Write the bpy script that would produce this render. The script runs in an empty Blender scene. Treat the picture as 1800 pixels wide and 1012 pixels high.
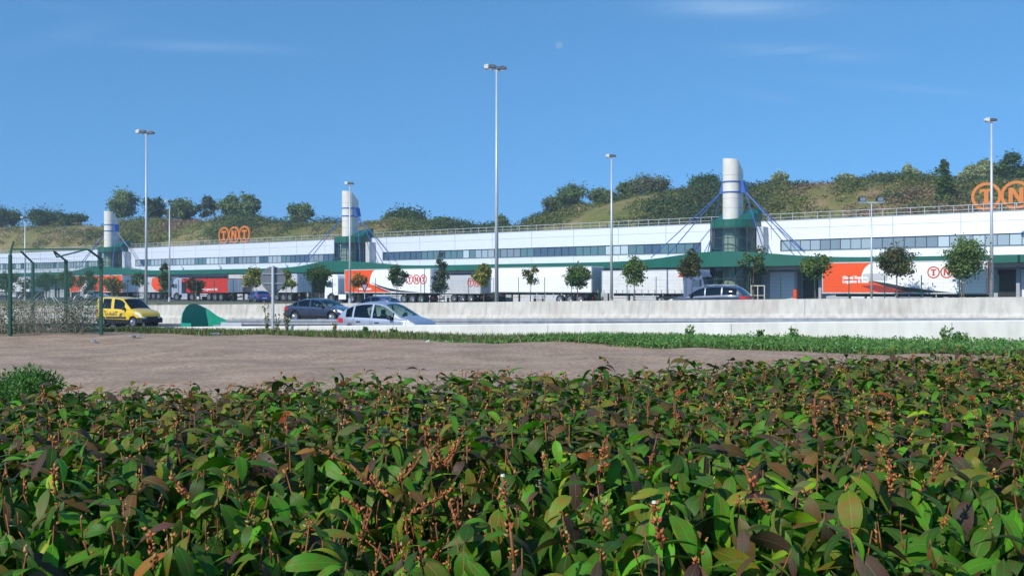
import bpy, math, random
import numpy as np
from mathutils import Vector
D = bpy.data
scn = bpy.context.scene
COL = scn.collection
R = math.radians
F = 1750.0            # focal length in photograph pixels (1800 wide)
E = 1.65              # eye height above the sand

# ------------------------------------------------------------------ camera, sky, sun
cam = D.cameras.new('camera'); cam.lens = 35.0; cam.sensor_width = 36.0
cam.clip_start = 0.05; cam.clip_end = 6000
camo = D.objects.new('camera', cam); COL.objects.link(camo)
camo.location = (0, 0, E); camo.rotation_euler = (R(90.03), 0, 0)
scn.camera = camo
SUN_EL, SUN_AZ = 36.0, 40.0         # azimuth measured left of straight behind the camera
to_sun = Vector((-math.sin(R(SUN_AZ))*math.cos(R(SUN_EL)), -math.cos(R(SUN_AZ))*math.cos(R(SUN_EL)), math.sin(R(SUN_EL))))
sun = D.lights.new('sun', 'SUN'); sun.energy = 4.3; sun.angle = R(0.53); sun.color = (1.0, 0.955, 0.88)
suno = D.objects.new('sun', sun); COL.objects.link(suno)
suno.rotation_euler = (-to_sun).to_track_quat('-Z', 'Y').to_euler(); suno.location = (-60, -60, 80)
w = D.worlds.new('World'); scn.world = w; w.use_nodes = True
nt = w.node_tree; nt.nodes.clear()
sky = nt.nodes.new('ShaderNodeTexSky'); sky.sky_type = 'NISHITA'; sky.sun_disc = False
sky.sun_elevation = R(SUN_EL); sky.sun_rotation = R(180+SUN_AZ)
sky.altitude = 0; sky.air_density = 1.0; sky.dust_density = 0.1; sky.ozone_density = 4.5
bg = nt.nodes.new('ShaderNodeBackground'); bg.inputs[1].default_value = 0.15
wo = nt.nodes.new('ShaderNodeOutputWorld')
tcs = nt.nodes.new('ShaderNodeTexCoord'); vm = nt.nodes.new('ShaderNodeVectorMath'); vm.operation = 'ADD'; vm.inputs[1].default_value = (0, 0, .28)
vn = nt.nodes.new('ShaderNodeVectorMath'); vn.operation = 'NORMALIZE'
nt.links.new(tcs.outputs['Generated'], vm.inputs[0]); nt.links.new(vm.outputs[0], vn.inputs[0]); nt.links.new(vn.outputs[0], sky.inputs[0])
# thin cirrus wisps: soft-edged patches fixed in the sky's own directions
tc = nt.nodes.new('ShaderNodeTexCoord')
def sky_math(op, a, b=None, clamp=False):
    n = nt.nodes.new('ShaderNodeMath'); n.operation = op; n.use_clamp = clamp
    for i, q in enumerate((a, b)):
        if q is None: continue
        if isinstance(q, (int, float)): n.inputs[i].default_value = q
        else: nt.links.new(q, n.inputs[i])
    return n.outputs[0]
sx = nt.nodes.new('ShaderNodeSeparateXYZ'); nt.links.new(tc.outputs['Generated'], sx.inputs[0])
az = sky_math('DIVIDE', sx.outputs[0], sky_math('MAXIMUM', sx.outputs[1], 0.05))
el = sky_math('DIVIDE', sx.outputs[2], sky_math('MAXIMUM', sx.outputs[1], 0.05))
mp = nt.nodes.new('ShaderNodeMapping'); nt.links.new(tc.outputs['Generated'], mp.inputs[0])
mp.inputs['Rotation'].default_value = (0, R(8), 0); mp.inputs['Scale'].default_value = (7, 7, 55)
nz = nt.nodes.new('ShaderNodeTexNoise'); nz.inputs['Scale'].default_value = 1.0; nz.inputs['Detail'].default_value = 7; nz.inputs['Distortion'].default_value = 0.7
nt.links.new(mp.outputs[0], nz.inputs['Vector'])
tot = None
for (px, py, hw, hh, amp, tilt) in ((1300, 14, 170, 22, .75, .02), (1400, 92, 130, 15, 1.0, .04), (350, 82, 190, 12, .28, .05),
                                    (120, 62, 130, 22, .16, -.28), (1640, 160, 260, 10, .15, .1), (1340, 168, 110, 12, .13, .22), (200, 30, 160, 9, .18, .18)):
    ca, ce = (px-900)/F, (507-py)/F
    dx = sky_math('SUBTRACT', az, ca); dy = sky_math('SUBTRACT', el, ce)
    dy = sky_math('ADD', dy, sky_math('MULTIPLY', dx, tilt))
    q = sky_math('ADD', sky_math('POWER', sky_math('ABSOLUTE', sky_math('DIVIDE', dx, hw/F)), 2.0), sky_math('POWER', sky_math('ABSOLUTE', sky_math('DIVIDE', dy, hh/F)), 2.0))
    m = sky_math('MULTIPLY', sky_math('POWER', 2.718, sky_math('MULTIPLY', q, -1.6)), amp)
    tot = m if tot is None else sky_math('ADD', tot, m)
fr = sky_math('SUBTRACT', nz.outputs[0], 0.26, True)
cl = sky_math('MULTIPLY', sky_math('MULTIPLY', tot, fr), 1.5, True)
tint = nt.nodes.new('ShaderNodeMixRGB'); tint.blend_type = 'MULTIPLY'; tint.inputs[0].default_value = 1.0
tint.inputs[2].default_value = (0.80, 1.32, 1.42, 1)
nt.links.new(sky.outputs[0], tint.inputs[1])
mixc = nt.nodes.new('ShaderNodeMixRGB'); mixc.inputs[2].default_value = (3.2, 4.6, 6.2, 1)
nt.links.new(cl, mixc.inputs[0]); nt.links.new(tint.outputs[0], mixc.inputs[1])
nt.links.new(mixc.outputs[0], bg.inputs[0]); nt.links.new(bg.outputs[0], wo.inputs[0])
scn.view_settings.view_transform = 'Standard'; scn.view_settings.look = 'None'
scn.view_settings.exposure = 0.0; scn.view_settings.gamma = 1.0
scn.cycles.max_bounces = 6; scn.cycles.transparent_max_bounces = 16

# ------------------------------------------------------------------ frames of reference
UX, UY = -0.891, 0.454            # direction along the road (away to the left)
NX, NY = 0.454, 0.891             # across the road, away from the camera
BX, BY = -0.8, 0.6                # direction along the warehouse (away to the left)
def TV(t, v): return (t*UX + v*NX, t*UY + v*NY)
def tv(x, y): return (x*UX + y*UY, x*NX + y*NY)
def onv(px, v):                   # point on the road-parallel line v seen at photograph column px
    r = (px-900)/F; Y = v/(NY + NX*r); return (r*Y, Y)
def onw(px, W):                   # point on the warehouse-parallel line W
    r = (px-900)/F; Y = W/(0.8+0.6*r); return (r*Y, Y)
def Hh(py, Y): return E + (507-py)*Y/F
def clip(a, lo, hi): return max(lo, min(hi, a))
def roadz(t):
    t = clip(t, -60, 90)
    return -.05 - .0147*(t-16) - .018*max(0, t-40)
def gz(x, y):
    t, v = tv(x, y)
    A = -.008*clip(t, -30, 60)
    if v <= 31: return A
    if v <= 31.2: return A + (roadz(t)-.17-A)*(v-31)/.2
    if v <= 39: return roadz(t)-.17
    if v <= 40: return roadz(t)-.17+.17*(v-39)
    if v <= 51.3: return roadz(t)
    if v <= 52.3: return roadz(t)+.17*(v-51.3)
    if v <= 65: return roadz(t)+.17
    if v <= 68:
        k = (v-65)/3; return (roadz(t)+.17)*(1-k)+.22*k
    if v <= 87: return .22-.1*(v-68)/19
    if v <= 90: return .12-.17*(v-87)/3
    return -.05
WTOP = lambda t: .78-.0235*clip(t, -60, 60)        # near wall top
BTOP = lambda t: E-.39-.0143*clip(t, -60, 90)      # far barrier top

# ------------------------------------------------------------------ helpers
def tag(o, label=None, cat=None, group=None, kind=None):
    if label: o['label'] = label
    if cat: o['category'] = cat
    if group: o['group'] = group
    if kind: o['kind'] = kind
    return o
def empty(name, loc=(0, 0, 0), rz=0, label=None, cat=None, group=None):
    o = D.objects.new(name, None); COL.objects.link(o); o.location = loc; o.rotation_euler = (0, 0, rz)
    return tag(o, label, cat, group)
def link(name, me, parent=None):
    o = D.objects.new(name, me); COL.objects.link(o)
    if parent: o.parent = parent
    return o
def copy_tree(o, parent=None):
    c = o.copy(); COL.objects.link(c); c.parent = parent
    for ch in list(o.children): copy_tree(ch, c)
    return c
class MB:
    def __init__(s): s.v = []; s.f = []; s.m = []
    def add(s, vs, fs, m=0):
        b = len(s.v); s.v += [tuple(p) for p in vs]; s.f += [tuple(i+b for i in f) for f in fs]; s.m += [m]*len(fs)
    def box(s, x0, x1, y0, y1, z0, z1, m=0):
        s.add([(x0,y0,z0),(x1,y0,z0),(x1,y1,z0),(x0,y1,z0),(x0,y0,z1),(x1,y0,z1),(x1,y1,z1),(x0,y1,z1)],
              [(0,3,2,1),(4,5,6,7),(0,1,5,4),(1,2,6,5),(2,3,7,6),(3,0,4,7)], m)
    def bar(s, p, q, wx, wz, m=0):
        p = Vector(p); q = Vector(q); d = (q-p).normalized()
        up = Vector((0,0,1)) if abs(d.z) < .9 else Vector((1,0,0))
        a = d.cross(up).normalized()*wx/2; b = a.cross(d).normalized()*wz/2
        s.add([p-a-b,p+a-b,p+a+b,p-a+b,q-a-b,q+a-b,q+a+b,q-a+b],
              [(0,1,2,3),(7,6,5,4),(0,4,5,1),(1,5,6,2),(2,6,7,3),(3,7,4,0)], m)
    def tube(s, p, q, r0, r1=None, n=8, m=0, cap=True):
        r1 = r0 if r1 is None else r1
        p = Vector(p); q = Vector(q); d = (q-p).normalized()
        up = Vector((0,0,1)) if abs(d.z) < .95 else Vector((1,0,0))
        a = d.cross(up).normalized(); b = a.cross(d).normalized()
        vs = []
        for c, r in ((p, r0), (q, r1)):
            for i in range(n):
                an = 2*math.pi*i/n; vs.append(c + a*math.cos(an)*r + b*math.sin(an)*r)
        fs = [(i, (i+1) % n, n+(i+1) % n, n+i) for i in range(n)]
        if cap: fs += [tuple(range(n))[::-1], tuple(range(n, 2*n))]
        s.add(vs, fs, m)
    def path(s, pts, r0, r1, n=5, m=0):
        k = len(pts)-1
        for i in range(k): s.tube(pts[i], pts[i+1], r0+(r1-r0)*i/k, r0+(r1-r0)*(i+1)/k, n, m)
    def prism(s, poly, y0, y1, m=0, fn=None):     # polygon in x,z pushed along y
        n = len(poly); vs = [(x, y0, z) for x, z in poly] + [(x, y1, z) for x, z in poly]
        if fn: vs = [fn(p) for p in vs]
        s.add(vs, [tuple(range(n)), tuple(range(2*n-1, n-1, -1))] + [(i, n+i, n+(i+1) % n, (i+1) % n) for i in range(n)], m)
    def ring(s, cx, cz, ro, ri, y0, y1, n=40, m=0):
        vs = []
        for y in (y0, y1):
            for r in (ro, ri):
                for i in range(n): vs.append((cx+r*math.cos(2*math.pi*i/n), y, cz+r*math.sin(2*math.pi*i/n)))
        fs = []
        for i in range(n):
            j = (i+1) % n
            fs += [(i, j, n+j, n+i), (2*n+j, 2*n+i, 3*n+i, 3*n+j), (i, 2*n+i, 2*n+j, j), (n+j, 3*n+j, 3*n+i, n+i)]
        s.add(vs, fs, m)
    def grid(s, fn, us, vs_, m=0, skip=None):
        b = [[fn(u, v) for v in vs_] for u in us]; nv = len(vs_)
        fs = [(i*nv+j, (i+1)*nv+j, (i+1)*nv+j+1, i*nv+j+1) for i in range(len(us)-1) for j in range(nv-1)]
        s.add([p for r in b for p in r], fs, m)
    def build(s, name, mats, parent=None, smooth=False, bevel=0):
        me = D.meshes.new(name); me.from_pydata(s.v, [], s.f)
        if not isinstance(mats, (list, tuple)): mats = [mats]
        for q in mats: me.materials.append(q)
        if len(mats) > 1: me.polygons.foreach_set('material_index', s.m)
        if smooth: me.polygons.foreach_set('use_smooth', [True]*len(s.f))
        me.update()
        o = link(name, me, parent)
        if bevel:
            b = o.modifiers.new('bevel', 'BEVEL'); b.width = bevel; b.segments = 2; b.limit_method = 'ANGLE'
        return o
def wrap(a, k): return [a[i:i+k] for i in range(0, len(a), k)]

# ------------------------------------------------------------------ materials
MATS = {}
def mat(name, col, rough=.6, metal=0., var=.0, scale=3., bump=0., bscale=None, col2=None, stretch=None, spec=None, coat=0., detail=5):
    if name in MATS: return MATS[name]
    m = D.materials.new(name); m.use_nodes = True; n = m.node_tree; L = n.links
    p = n.nodes['Principled BSDF']; p.inputs['Roughness'].default_value = rough; p.inputs['Metallic'].default_value = metal
    p.inputs['Base Color'].default_value = (*col, 1)
    if spec is not None: p.inputs['Specular IOR Level'].default_value = spec
    if coat: p.inputs['Coat Weight'].default_value = coat; p.inputs['Coat Roughness'].default_value = .06
    if var or bump or col2:
        t = n.nodes.new('ShaderNodeTexCoord'); mpn = n.nodes.new('ShaderNodeMapping')
        L.new(t.outputs['Object'], mpn.inputs[0])
        if stretch: mpn.inputs['Scale'].default_value = stretch
        z = n.nodes.new('ShaderNodeTexNoise'); z.inputs['Scale'].default_value = scale; z.inputs['Detail'].default_value = detail
        z.inputs['Roughness'].default_value = .62
        L.new(mpn.outputs[0], z.inputs['Vector'])
        if var or col2:
            r = n.nodes.new('ShaderNodeValToRGB')
            c2 = col2 or tuple(min(1, c*(1+var)) for c in col); c1 = col if col2 else tuple(c*(1-var) for c in col)
            r.color_ramp.elements[0].position = .34; r.color_ramp.elements[1].position = .66
            r.color_ramp.elements[0].color = (*c1, 1); r.color_ramp.elements[1].color = (*c2, 1)
            L.new(z.outputs[0], r.inputs[0]); L.new(r.outputs[0], p.inputs['Base Color'])
        if bump:
            z2 = z
            if bscale:
                z2 = n.nodes.new('ShaderNodeTexNoise'); z2.inputs['Scale'].default_value = bscale; z2.inputs['Detail'].default_value = 4
                L.new(mpn.outputs[0], z2.inputs['Vector'])
            b = n.nodes.new('ShaderNodeBump'); b.inputs['Strength'].default_value = 1; b.inputs['Distance'].default_value = bump
            L.new(z2.outputs[0], b.inputs['Height']); L.new(b.outputs[0], p.inputs['Normal'])
    MATS[name] = m; return m
def leafmat(name, rough=.55, trans=.25, blotch=0, veins=False, spec=.5, tcol=(1.2, 1.5, .5)):
    m = D.materials.new(name); m.use_nodes = True; n = m.node_tree; L = n.links
    p = n.nodes['Principled BSDF']; out = n.nodes['Material Output']; p.inputs['Roughness'].default_value = rough
    p.inputs['Specular IOR Level'].default_value = spec
    a = n.nodes.new('ShaderNodeAttribute'); a.attribute_name = 'col'; c = a.outputs['Color']
    if blotch:
        t = n.nodes.new('ShaderNodeTexCoord'); z = n.nodes.new('ShaderNodeTexNoise'); z.inputs['Scale'].default_value = 45; z.inputs['Detail'].default_value = 3
        L.new(t.outputs['Object'], z.inputs['Vector'])
        r = n.nodes.new('ShaderNodeValToRGB'); r.color_ramp.elements[0].position = .4; r.color_ramp.elements[1].position = .68
        r.color_ramp.elements[0].color = (.85, 1.22, .7, 1); r.color_ramp.elements[1].color = (1.5, .78, .85, 1)
        L.new(z.outputs[0], r.inputs[0])
        x = n.nodes.new('ShaderNodeMixRGB'); x.blend_type = 'MULTIPLY'; x.inputs[0].default_value = blotch
        L.new(c, x.inputs[1]); L.new(r.outputs[0], x.inputs[2]); c = x.outputs[0]
    if veins:
        u = n.nodes.new('ShaderNodeUVMap'); s = n.nodes.new('ShaderNodeSeparateXYZ'); L.new(u.outputs[0], s.inputs[0])
        def mt(op, p0, p1=None, cl=False):
            q = n.nodes.new('ShaderNodeMath'); q.operation = op; q.use_clamp = cl
            for i, e in enumerate((p0, p1)):
                if e is None: continue
                if isinstance(e, (int, float)): q.inputs[i].default_value = e
                else: L.new(e, q.inputs[i])
            return q.outputs[0]
        av = mt('ABSOLUTE', mt('SUBTRACT', s.outputs[1], .5))
        rib = mt('SUBTRACT', 1, mt('DIVIDE', av, .045), True)
        side = mt('SINE', mt('MULTIPLY', mt('SUBTRACT', s.outputs[0], mt('MULTIPLY', av, .45)), 50))
        side = mt('MULTIPLY', mt('SUBTRACT', side, .86, True), 2.0)
        vv = mt('MAXIMUM', mt('MULTIPLY', rib, .55), mt('MULTIPLY', side, .5), True)
        x = n.nodes.new('ShaderNodeMixRGB'); L.new(vv, x.inputs[0]); L.new(c, x.inputs[1])
        g = n.nodes.new('ShaderNodeMixRGB'); g.blend_type = 'ADD'; g.inputs[0].default_value = 1; g.inputs[2].default_value = (.07, .075, .03, 1)
        L.new(c, g.inputs[1]); L.new(g.outputs[0], x.inputs[2]); c = x.outputs[0]
        b = n.nodes.new('ShaderNodeBump'); b.inputs['Strength'].default_value = .5; b.inputs['Distance'].default_value = .002; b.invert = True
        L.new(vv, b.inputs['Height']); L.new(b.outputs[0], p.inputs['Normal'])
    L.new(c, p.inputs['Base Color'])
    tr = n.nodes.new('ShaderNodeBsdfTranslucent'); tm = n.nodes.new('ShaderNodeMixRGB'); tm.blend_type = 'MULTIPLY'; tm.inputs[0].default_value = 1
    tm.inputs[2].default_value = (*tcol, 1); L.new(c, tm.inputs[1]); L.new(tm.outputs[0], tr.inputs[0])
    mx = n.nodes.new('ShaderNodeMixShader'); mx.inputs[0].default_value = trans
    L.new(p.outputs[0], mx.inputs[1]); L.new(tr.outputs[0], mx.inputs[2]); L.new(mx.outputs[0], out.inputs[0])
    MATS[name] = m; return m
def glassmat(name, tintc=(.55, .7, .66), refl=.18, rough=.03):
    m = D.materials.new(name); m.use_nodes = True; n = m.node_tree; L = n.links; out = n.nodes['Material Output']
    n.nodes.remove(n.nodes['Principled BSDF'])
    t = n.nodes.new('ShaderNodeBsdfTransparent'); t.inputs[0].default_value = (*tintc, 1)
    g = n.nodes.new('ShaderNodeBsdfGlossy'); g.inputs['Roughness'].default_value = rough; g.inputs[0].default_value = (.95, 1, 1, 1)
    lw = n.nodes.new('ShaderNodeFresnel'); lw.inputs[0].default_value = 1.3+refl
    x = n.nodes.new('ShaderNodeMixShader'); L.new(lw.outputs[0], x.inputs[0]); L.new(t.outputs[0], x.inputs[1]); L.new(g.outputs[0], x.inputs[2])
    L.new(x.outputs[0], out.inputs[0]); MATS[name] = m; return m

white_wall = mat('white_cladding', (.82, .83, .87), .50, .42, var=.045, scale=.35, bump=.004, bscale=1.2, stretch=(1, 1, 40))
grey_wall = mat('grey_cladding', (.42, .45, .50), .5, var=.06, scale=.6)
seam_m = mat('seam_grey', (.38, .40, .43), .6)
green_m = mat('green_fascia', (.012, .115, .078), .38, var=.08, scale=.8)
green_dark = mat('green_paint', (.010, .075, .045), .4, var=.12, scale=2)
teal = mat('teal_plastic', (.012, .27, .18), .38, var=.08, scale=2)
off_white = mat('cream_render', (.70, .67, .59), .55, var=.06, scale=1.2, bump=.004)
blue_m = mat('blue_steel', (.04, .11, .36), .4)
steel = mat('galvanised_steel', (.46, .48, .50), .42, .55, var=.12, scale=4)
steel_p = mat('pole_grey', (.52, .55, .57), .45, .2, var=.06, scale=2)
rail_m = mat('galvanised_rail', (.36, .38, .40), .42, .35, var=.2, scale=3)
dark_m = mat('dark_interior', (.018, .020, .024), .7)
blk = mat('black_plastic', (.016, .017, .019), .5, var=.1, scale=6)
tyre_m = mat('tyre_rubber', (.018, .018, .018), .85, bump=.002, scale=30)
rim_m = mat('alloy_rim', (.45, .46, .48), .3, .8)
orange = mat('orange_vinyl', (.84, .088, .008), .42, var=.03, scale=.8)
orange_s = mat('orange_sign', (.60, .185, .022), .45, var=.05, scale=1)
red_v = mat('red_vinyl', (.52, .028, .012), .45, var=.06, scale=.8)
dkred = mat('dark_red_vinyl', (.28, .02, .015), .5)
logo_red = mat('logo_red', (.60, .05, .025), .45)
white_v = mat('white_vinyl', (.86, .86, .86), .4, var=.025, scale=.7)
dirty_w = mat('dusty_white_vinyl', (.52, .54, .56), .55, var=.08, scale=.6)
black_v = mat('black_vinyl', (.02, .025, .03), .4)
curtain = mat('curtain_tarp', (.50, .50, .49), .6, var=.1, scale=.5, stretch=(8, 1, .4))
asphalt = mat('asphalt', (.085, .085, .09), .9, var=.16, scale=1.5, bump=.004, bscale=60)
paint_w = mat('road_paint', (.6, .6, .58), .7, var=.15, scale=5)
lampglass = mat('lamp_lens', (.75, .76, .76), .2, coat=1)
redlens = mat('tail_lens', (.55, .01, .01), .2, coat=1)
orlens = mat('indicator_lens', (.75, .22, .02), .25, coat=1)
trunk_m = mat('bark', (.16, .12, .085), .9, var=.3, scale=8, bump=.01)
car_glass = glassmat('car_glass', (.50, .66, .62), .22)
dark_glass = glassmat('privacy_glass', (.05, .06, .085), .3)
tower_glass = glassmat('tower_glass', (.58, .68, .64), .12)
pane_mats = [mat('window_pane_%s' % k, c, .12, spec=.9) for k, c in
             (('deep', (.06, .105, .16)), ('grey', (.20, .25, .29)), ('pale', (.33, .40, .44)), ('blind', (.48, .56, .58)), ('teal', (.10, .19, .21)))]
win_frame = mat('window_frame', (.035, .06, .07), .4)
leaf_tree = leafmat('tree_leaves', .6, .25)
leaf_far = leafmat('far_leaves', .75, .12, spec=.25)
leaf_hedge = leafmat('hedge_leaves', .50, .20, blotch=.9, veins=True, spec=.22, tcol=(1.3, 1.9, .5))
grass_m = leafmat('grass_blades', .6, .3)

# concrete with run-off streaks and joints
def concrete(name, col, streak=.25):
    m = D.materials.new(name); m.use_nodes = True; n = m.node_tree; L = n.links; p = n.nodes['Principled BSDF']; p.inputs['Roughness'].default_value = .85
    t = n.nodes.new('ShaderNodeTexCoord'); mp1 = n.nodes.new('ShaderNodeMapping'); mp1.inputs['Scale'].default_value = (1, 1, .2); L.new(t.outputs['Object'], mp1.inputs[0])
    z = n.nodes.new('ShaderNodeTexNoise'); z.inputs['Scale'].default_value = 4.5; z.inputs['Detail'].default_value = 8; L.new(mp1.outputs[0], z.inputs['Vector'])
    z2 = n.nodes.new('ShaderNodeTexNoise'); z2.inputs['Scale'].default_value = .55; z2.inputs['Detail'].default_value = 6; L.new(t.outputs['Object'], z2.inputs['Vector'])
    r = n.nodes.new('ShaderNodeValToRGB'); r.color_ramp.elements[0].position = .3; r.color_ramp.elements[1].position = .6
    k = 1-streak; r.color_ramp.elements[0].color = (col[0]*k, col[1]*k, col[2]*k, 1); r.color_ramp.elements[1].color = (*col, 1)
    L.new(z.outputs[0], r.inputs[0])
    r2 = n.nodes.new('ShaderNodeValToRGB'); r2.color_ramp.elements[0].position = .38; r2.color_ramp.elements[1].position = .6
    r2.color_ramp.elements[0].color = (.88, .87, .85, 1); r2.color_ramp.elements[1].color = (1, 1, 1, 1); L.new(z2.outputs[0], r2.inputs[0])
    x = n.nodes.new('ShaderNodeMixRGB'); x.blend_type = 'MULTIPLY'; x.inputs[0].default_value = 1; L.new(r.outputs[0], x.inputs[1]); L.new(r2.outputs[0], x.inputs[2])
    L.new(x.outputs[0], p.inputs['Base Color'])
    b = n.nodes.new('ShaderNodeBump'); b.inputs['Distance'].default_value = .006; L.new(z.outputs[0], b.inputs['Height']); L.new(b.outputs[0], p.inputs['Normal'])
    return m
conc = concrete('weathered_concrete', (.61, .575, .505), .26)
conc_w = concrete('pale_concrete', (.76, .74, .69), .12)

def sandmat():
    m = D.materials.new('sand'); m.use_nodes = True; n = m.node_tree; L = n.links; p = n.nodes['Principled BSDF']; p.inputs['Roughness'].default_value = .95
    t = n.nodes.new('ShaderNodeTexCoord')
    def nse(sc, det):
        z = n.nodes.new('ShaderNodeTexNoise'); z.inputs['Scale'].default_value = sc; z.inputs['Detail'].default_value = det; L.new(t.outputs['Object'], z.inputs['Vector']); return z.outputs[0]
    a, b_ = nse(.7, 8), nse(9, 8)
    r = n.nodes.new('ShaderNodeValToRGB'); e = r.color_ramp.elements
    e[0].position = .35; e[0].color = (.33, .222, .145, 1); e[1].position = .68; e[1].color = (.49, .340, .228, 1); L.new(a, r.inputs[0])
    r2 = n.nodes.new('ShaderNodeValToRGB'); e = r2.color_ramp.elements
    e[0].position = .3; e[0].color = (.62, .60, .58, 1); e[1].position = .62; e[1].color = (1.05, 1.05, 1.05, 1); L.new(b_, r2.inputs[0])
    x = n.nodes.new('ShaderNodeMixRGB'); x.blend_type = 'MULTIPLY'; x.inputs[0].default_value = 1; L.new(r.outputs[0], x.inputs[1]); L.new(r2.outputs[0], x.inputs[2])
    L.new(x.outputs[0], p.inputs['Base Color'])
    bb = n.nodes.new('ShaderNodeBump'); bb.inputs['Distance'].default_value = .03; L.new(b_, bb.inputs['Height']); L.new(bb.outputs[0], p.inputs['Normal'])
    return m
sand_m = sandmat()
soil_m = mat('soil', (.028, .022, .015), .95, var=.3, scale=6, bump=.02)
verge_m = mat('verge_turf', (.07, .095, .03), .95, col2=(.20, .18, .09), scale=1.3, bump=.03)

def hillmat():
    m = D.materials.new('hill_turf'); m.use_nodes = True; n = m.node_tree; L = n.links; p = n.nodes['Principled BSDF']; p.inputs['Roughness'].default_value = .95; p.inputs['Specular IOR Level'].default_value = .1
    t = n.nodes.new('ShaderNodeTexCoord'); z = n.nodes.new('ShaderNodeTexNoise'); z.inputs['Scale'].default_value = .11; z.inputs['Detail'].default_value = 10; z.inputs['Roughness'].default_value = .65
    L.new(t.outputs['Object'], z.inputs['Vector'])
    r = n.nodes.new('ShaderNodeValToRGB'); e = r.color_ramp.elements
    e[0].position = .30; e[0].color = (.08, .10, .028, 1); e[1].position = .76; e[1].color = (.32, .23, .14, 1)
    q = e.new(.45); q.color = (.15, .155, .045, 1); q = e.new(.57); q.color = (.23, .18, .08, 1)
    L.new(z.outputs[0], r.inputs[0]); L.new(r.outputs[0], p.inputs['Base Color'])
    return m
hill_m = hillmat()

# ------------------------------------------------------------------ leaf clouds
def rnd(seed): return np.random.default_rng(seed)
RHOMB = np.array([(-.5, 0, 0), (0, -.34, .08), (.5, 0, -.03), (0, .34, .08)])
RHF = np.array([(0, 1, 2, 3)])
def basis(nrm, tang):
    z = nrm/np.maximum(np.linalg.norm(nrm, axis=1, keepdims=True), 1e-6)
    x = tang - z*np.sum(tang*z, axis=1, keepdims=True); x /= np.maximum(np.linalg.norm(x, axis=1, keepdims=True), 1e-6)
    y = np.cross(z, x); return x, y, z
def leaf_mesh(name, pos, X, Y, Z, scale, cols, material, tpl=RHOMB, faces=RHF, uv=None, wscale=None, smooth=False):
    N = len(pos); k = len(tpl)
    sc = np.asarray(scale).reshape(N, 1, 1)
    ws = sc if wscale is None else sc*np.asarray(wscale).reshape(N, 1, 1)
    v = pos[:, None, :] + X[:, None, :]*tpl[None, :, 0:1]*sc + Y[:, None, :]*tpl[None, :, 1:2]*ws + Z[:, None, :]*tpl[None, :, 2:3]*sc
    v = v.reshape(-1, 3)
    q = faces.shape[1]
    f = (faces[None] + (np.arange(N)*k)[:, None, None]).reshape(-1)
    nf = N*len(faces)
    me = D.meshes.new(name); me.vertices.add(len(v)); me.vertices.foreach_set('co', v.astype(np.float32).ravel())
    me.loops.add(nf*q); me.loops.foreach_set('vertex_index', f.astype(np.int32))
    me.polygons.add(nf); me.polygons.foreach_set('loop_start', (np.arange(nf)*q).astype(np.int32))
    me.update(calc_edges=True)
    if smooth: me.polygons.foreach_set('use_smooth', np.ones(nf, dtype=bool))
    ca = me.color_attributes.new('col', 'FLOAT_COLOR', 'POINT')
    c4 = np.ones((N, k, 4), dtype=np.float32); c4[:, :, :3] = np.asarray(cols)[:, None, :]
    ca.data.foreach_set('color', c4.ravel())
    if uv is not None:
        ul = me.uv_layers.new(name='UVMap'); fu = np.tile(uv[faces.reshape(-1)], (N, 1)).astype(np.float32); ul.data.foreach_set('uv', fu.ravel())
    me.materials.append(material); me.validate(); me.update()
    return me
def cloud_arrays(rg, clumps, n, ls, pal, out=.75, flat=.8, jit=.25, inner=.25, mixf=.25, cj=.22, pidx=None):
    """clumps: array k x 4 (x, y, z, radius)."""
    k = len(clumps); wgt = clumps[:, 3]**2; idx = rg.choice(k, n, p=wgt/wgt.sum())
    d = rg.normal(size=(n, 3)); d /= np.linalg.norm(d, axis=1, keepdims=True)
    rad = clumps[idx, 3]*(1-inner*rg.random(n)**1.5)*(1+.12*rg.normal(size=n))
    pos = clumps[idx, :3] + d*rad[:, None]*np.array([1, 1, flat])
    nrm = d*out + rg.normal(size=(n, 3))*.55 + np.array([0, 0, .25]); tg = rg.normal(size=(n, 3))
    X, Y, Z = basis(nrm, tg)
    pal = np.array(pal); pc = pal[rg.integers(0, len(pal), k) if pidx is None else pidx]*(1+cj*rg.normal(size=(k, 1)))
    cols = np.clip(pc[idx]*(1+jit*rg.normal(size=(n, 1))), .004, .8)
    mixm = rg.random(n) < mixf; cols[mixm] = pal[rg.integers(0, len(pal), mixm.sum())]
    sc = ls*(.6+.8*rg.random(n))
    return pos, X, Y, Z, sc, cols
G_DARK = [(.028, .060, .016), (.040, .078, .020), (.022, .048, .016)]
G_MID = [(.055, .100, .022), (.075, .120, .028), (.040, .075, .018)]
G_YEL = [(.15, .16, .025), (.10, .12, .022), (.20, .17, .03), (.06, .09, .02)]
G_ORG = [(.30, .11, .02), (.22, .09, .02), (.12, .08, .02), (.34, .15, .03)]
G_PALE = [(.15, .18, .115), (.19, .22, .15), (.11, .14, .08)]
G_OLIVE = [(.085, .09, .03), (.06, .075, .022), (.12, .105, .035)]
G_FAR = [(.070, .110, .050), (.090, .130, .055), (.050, .085, .042)]  # brighter, bluish greens with distance haze put into the colour

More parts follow.
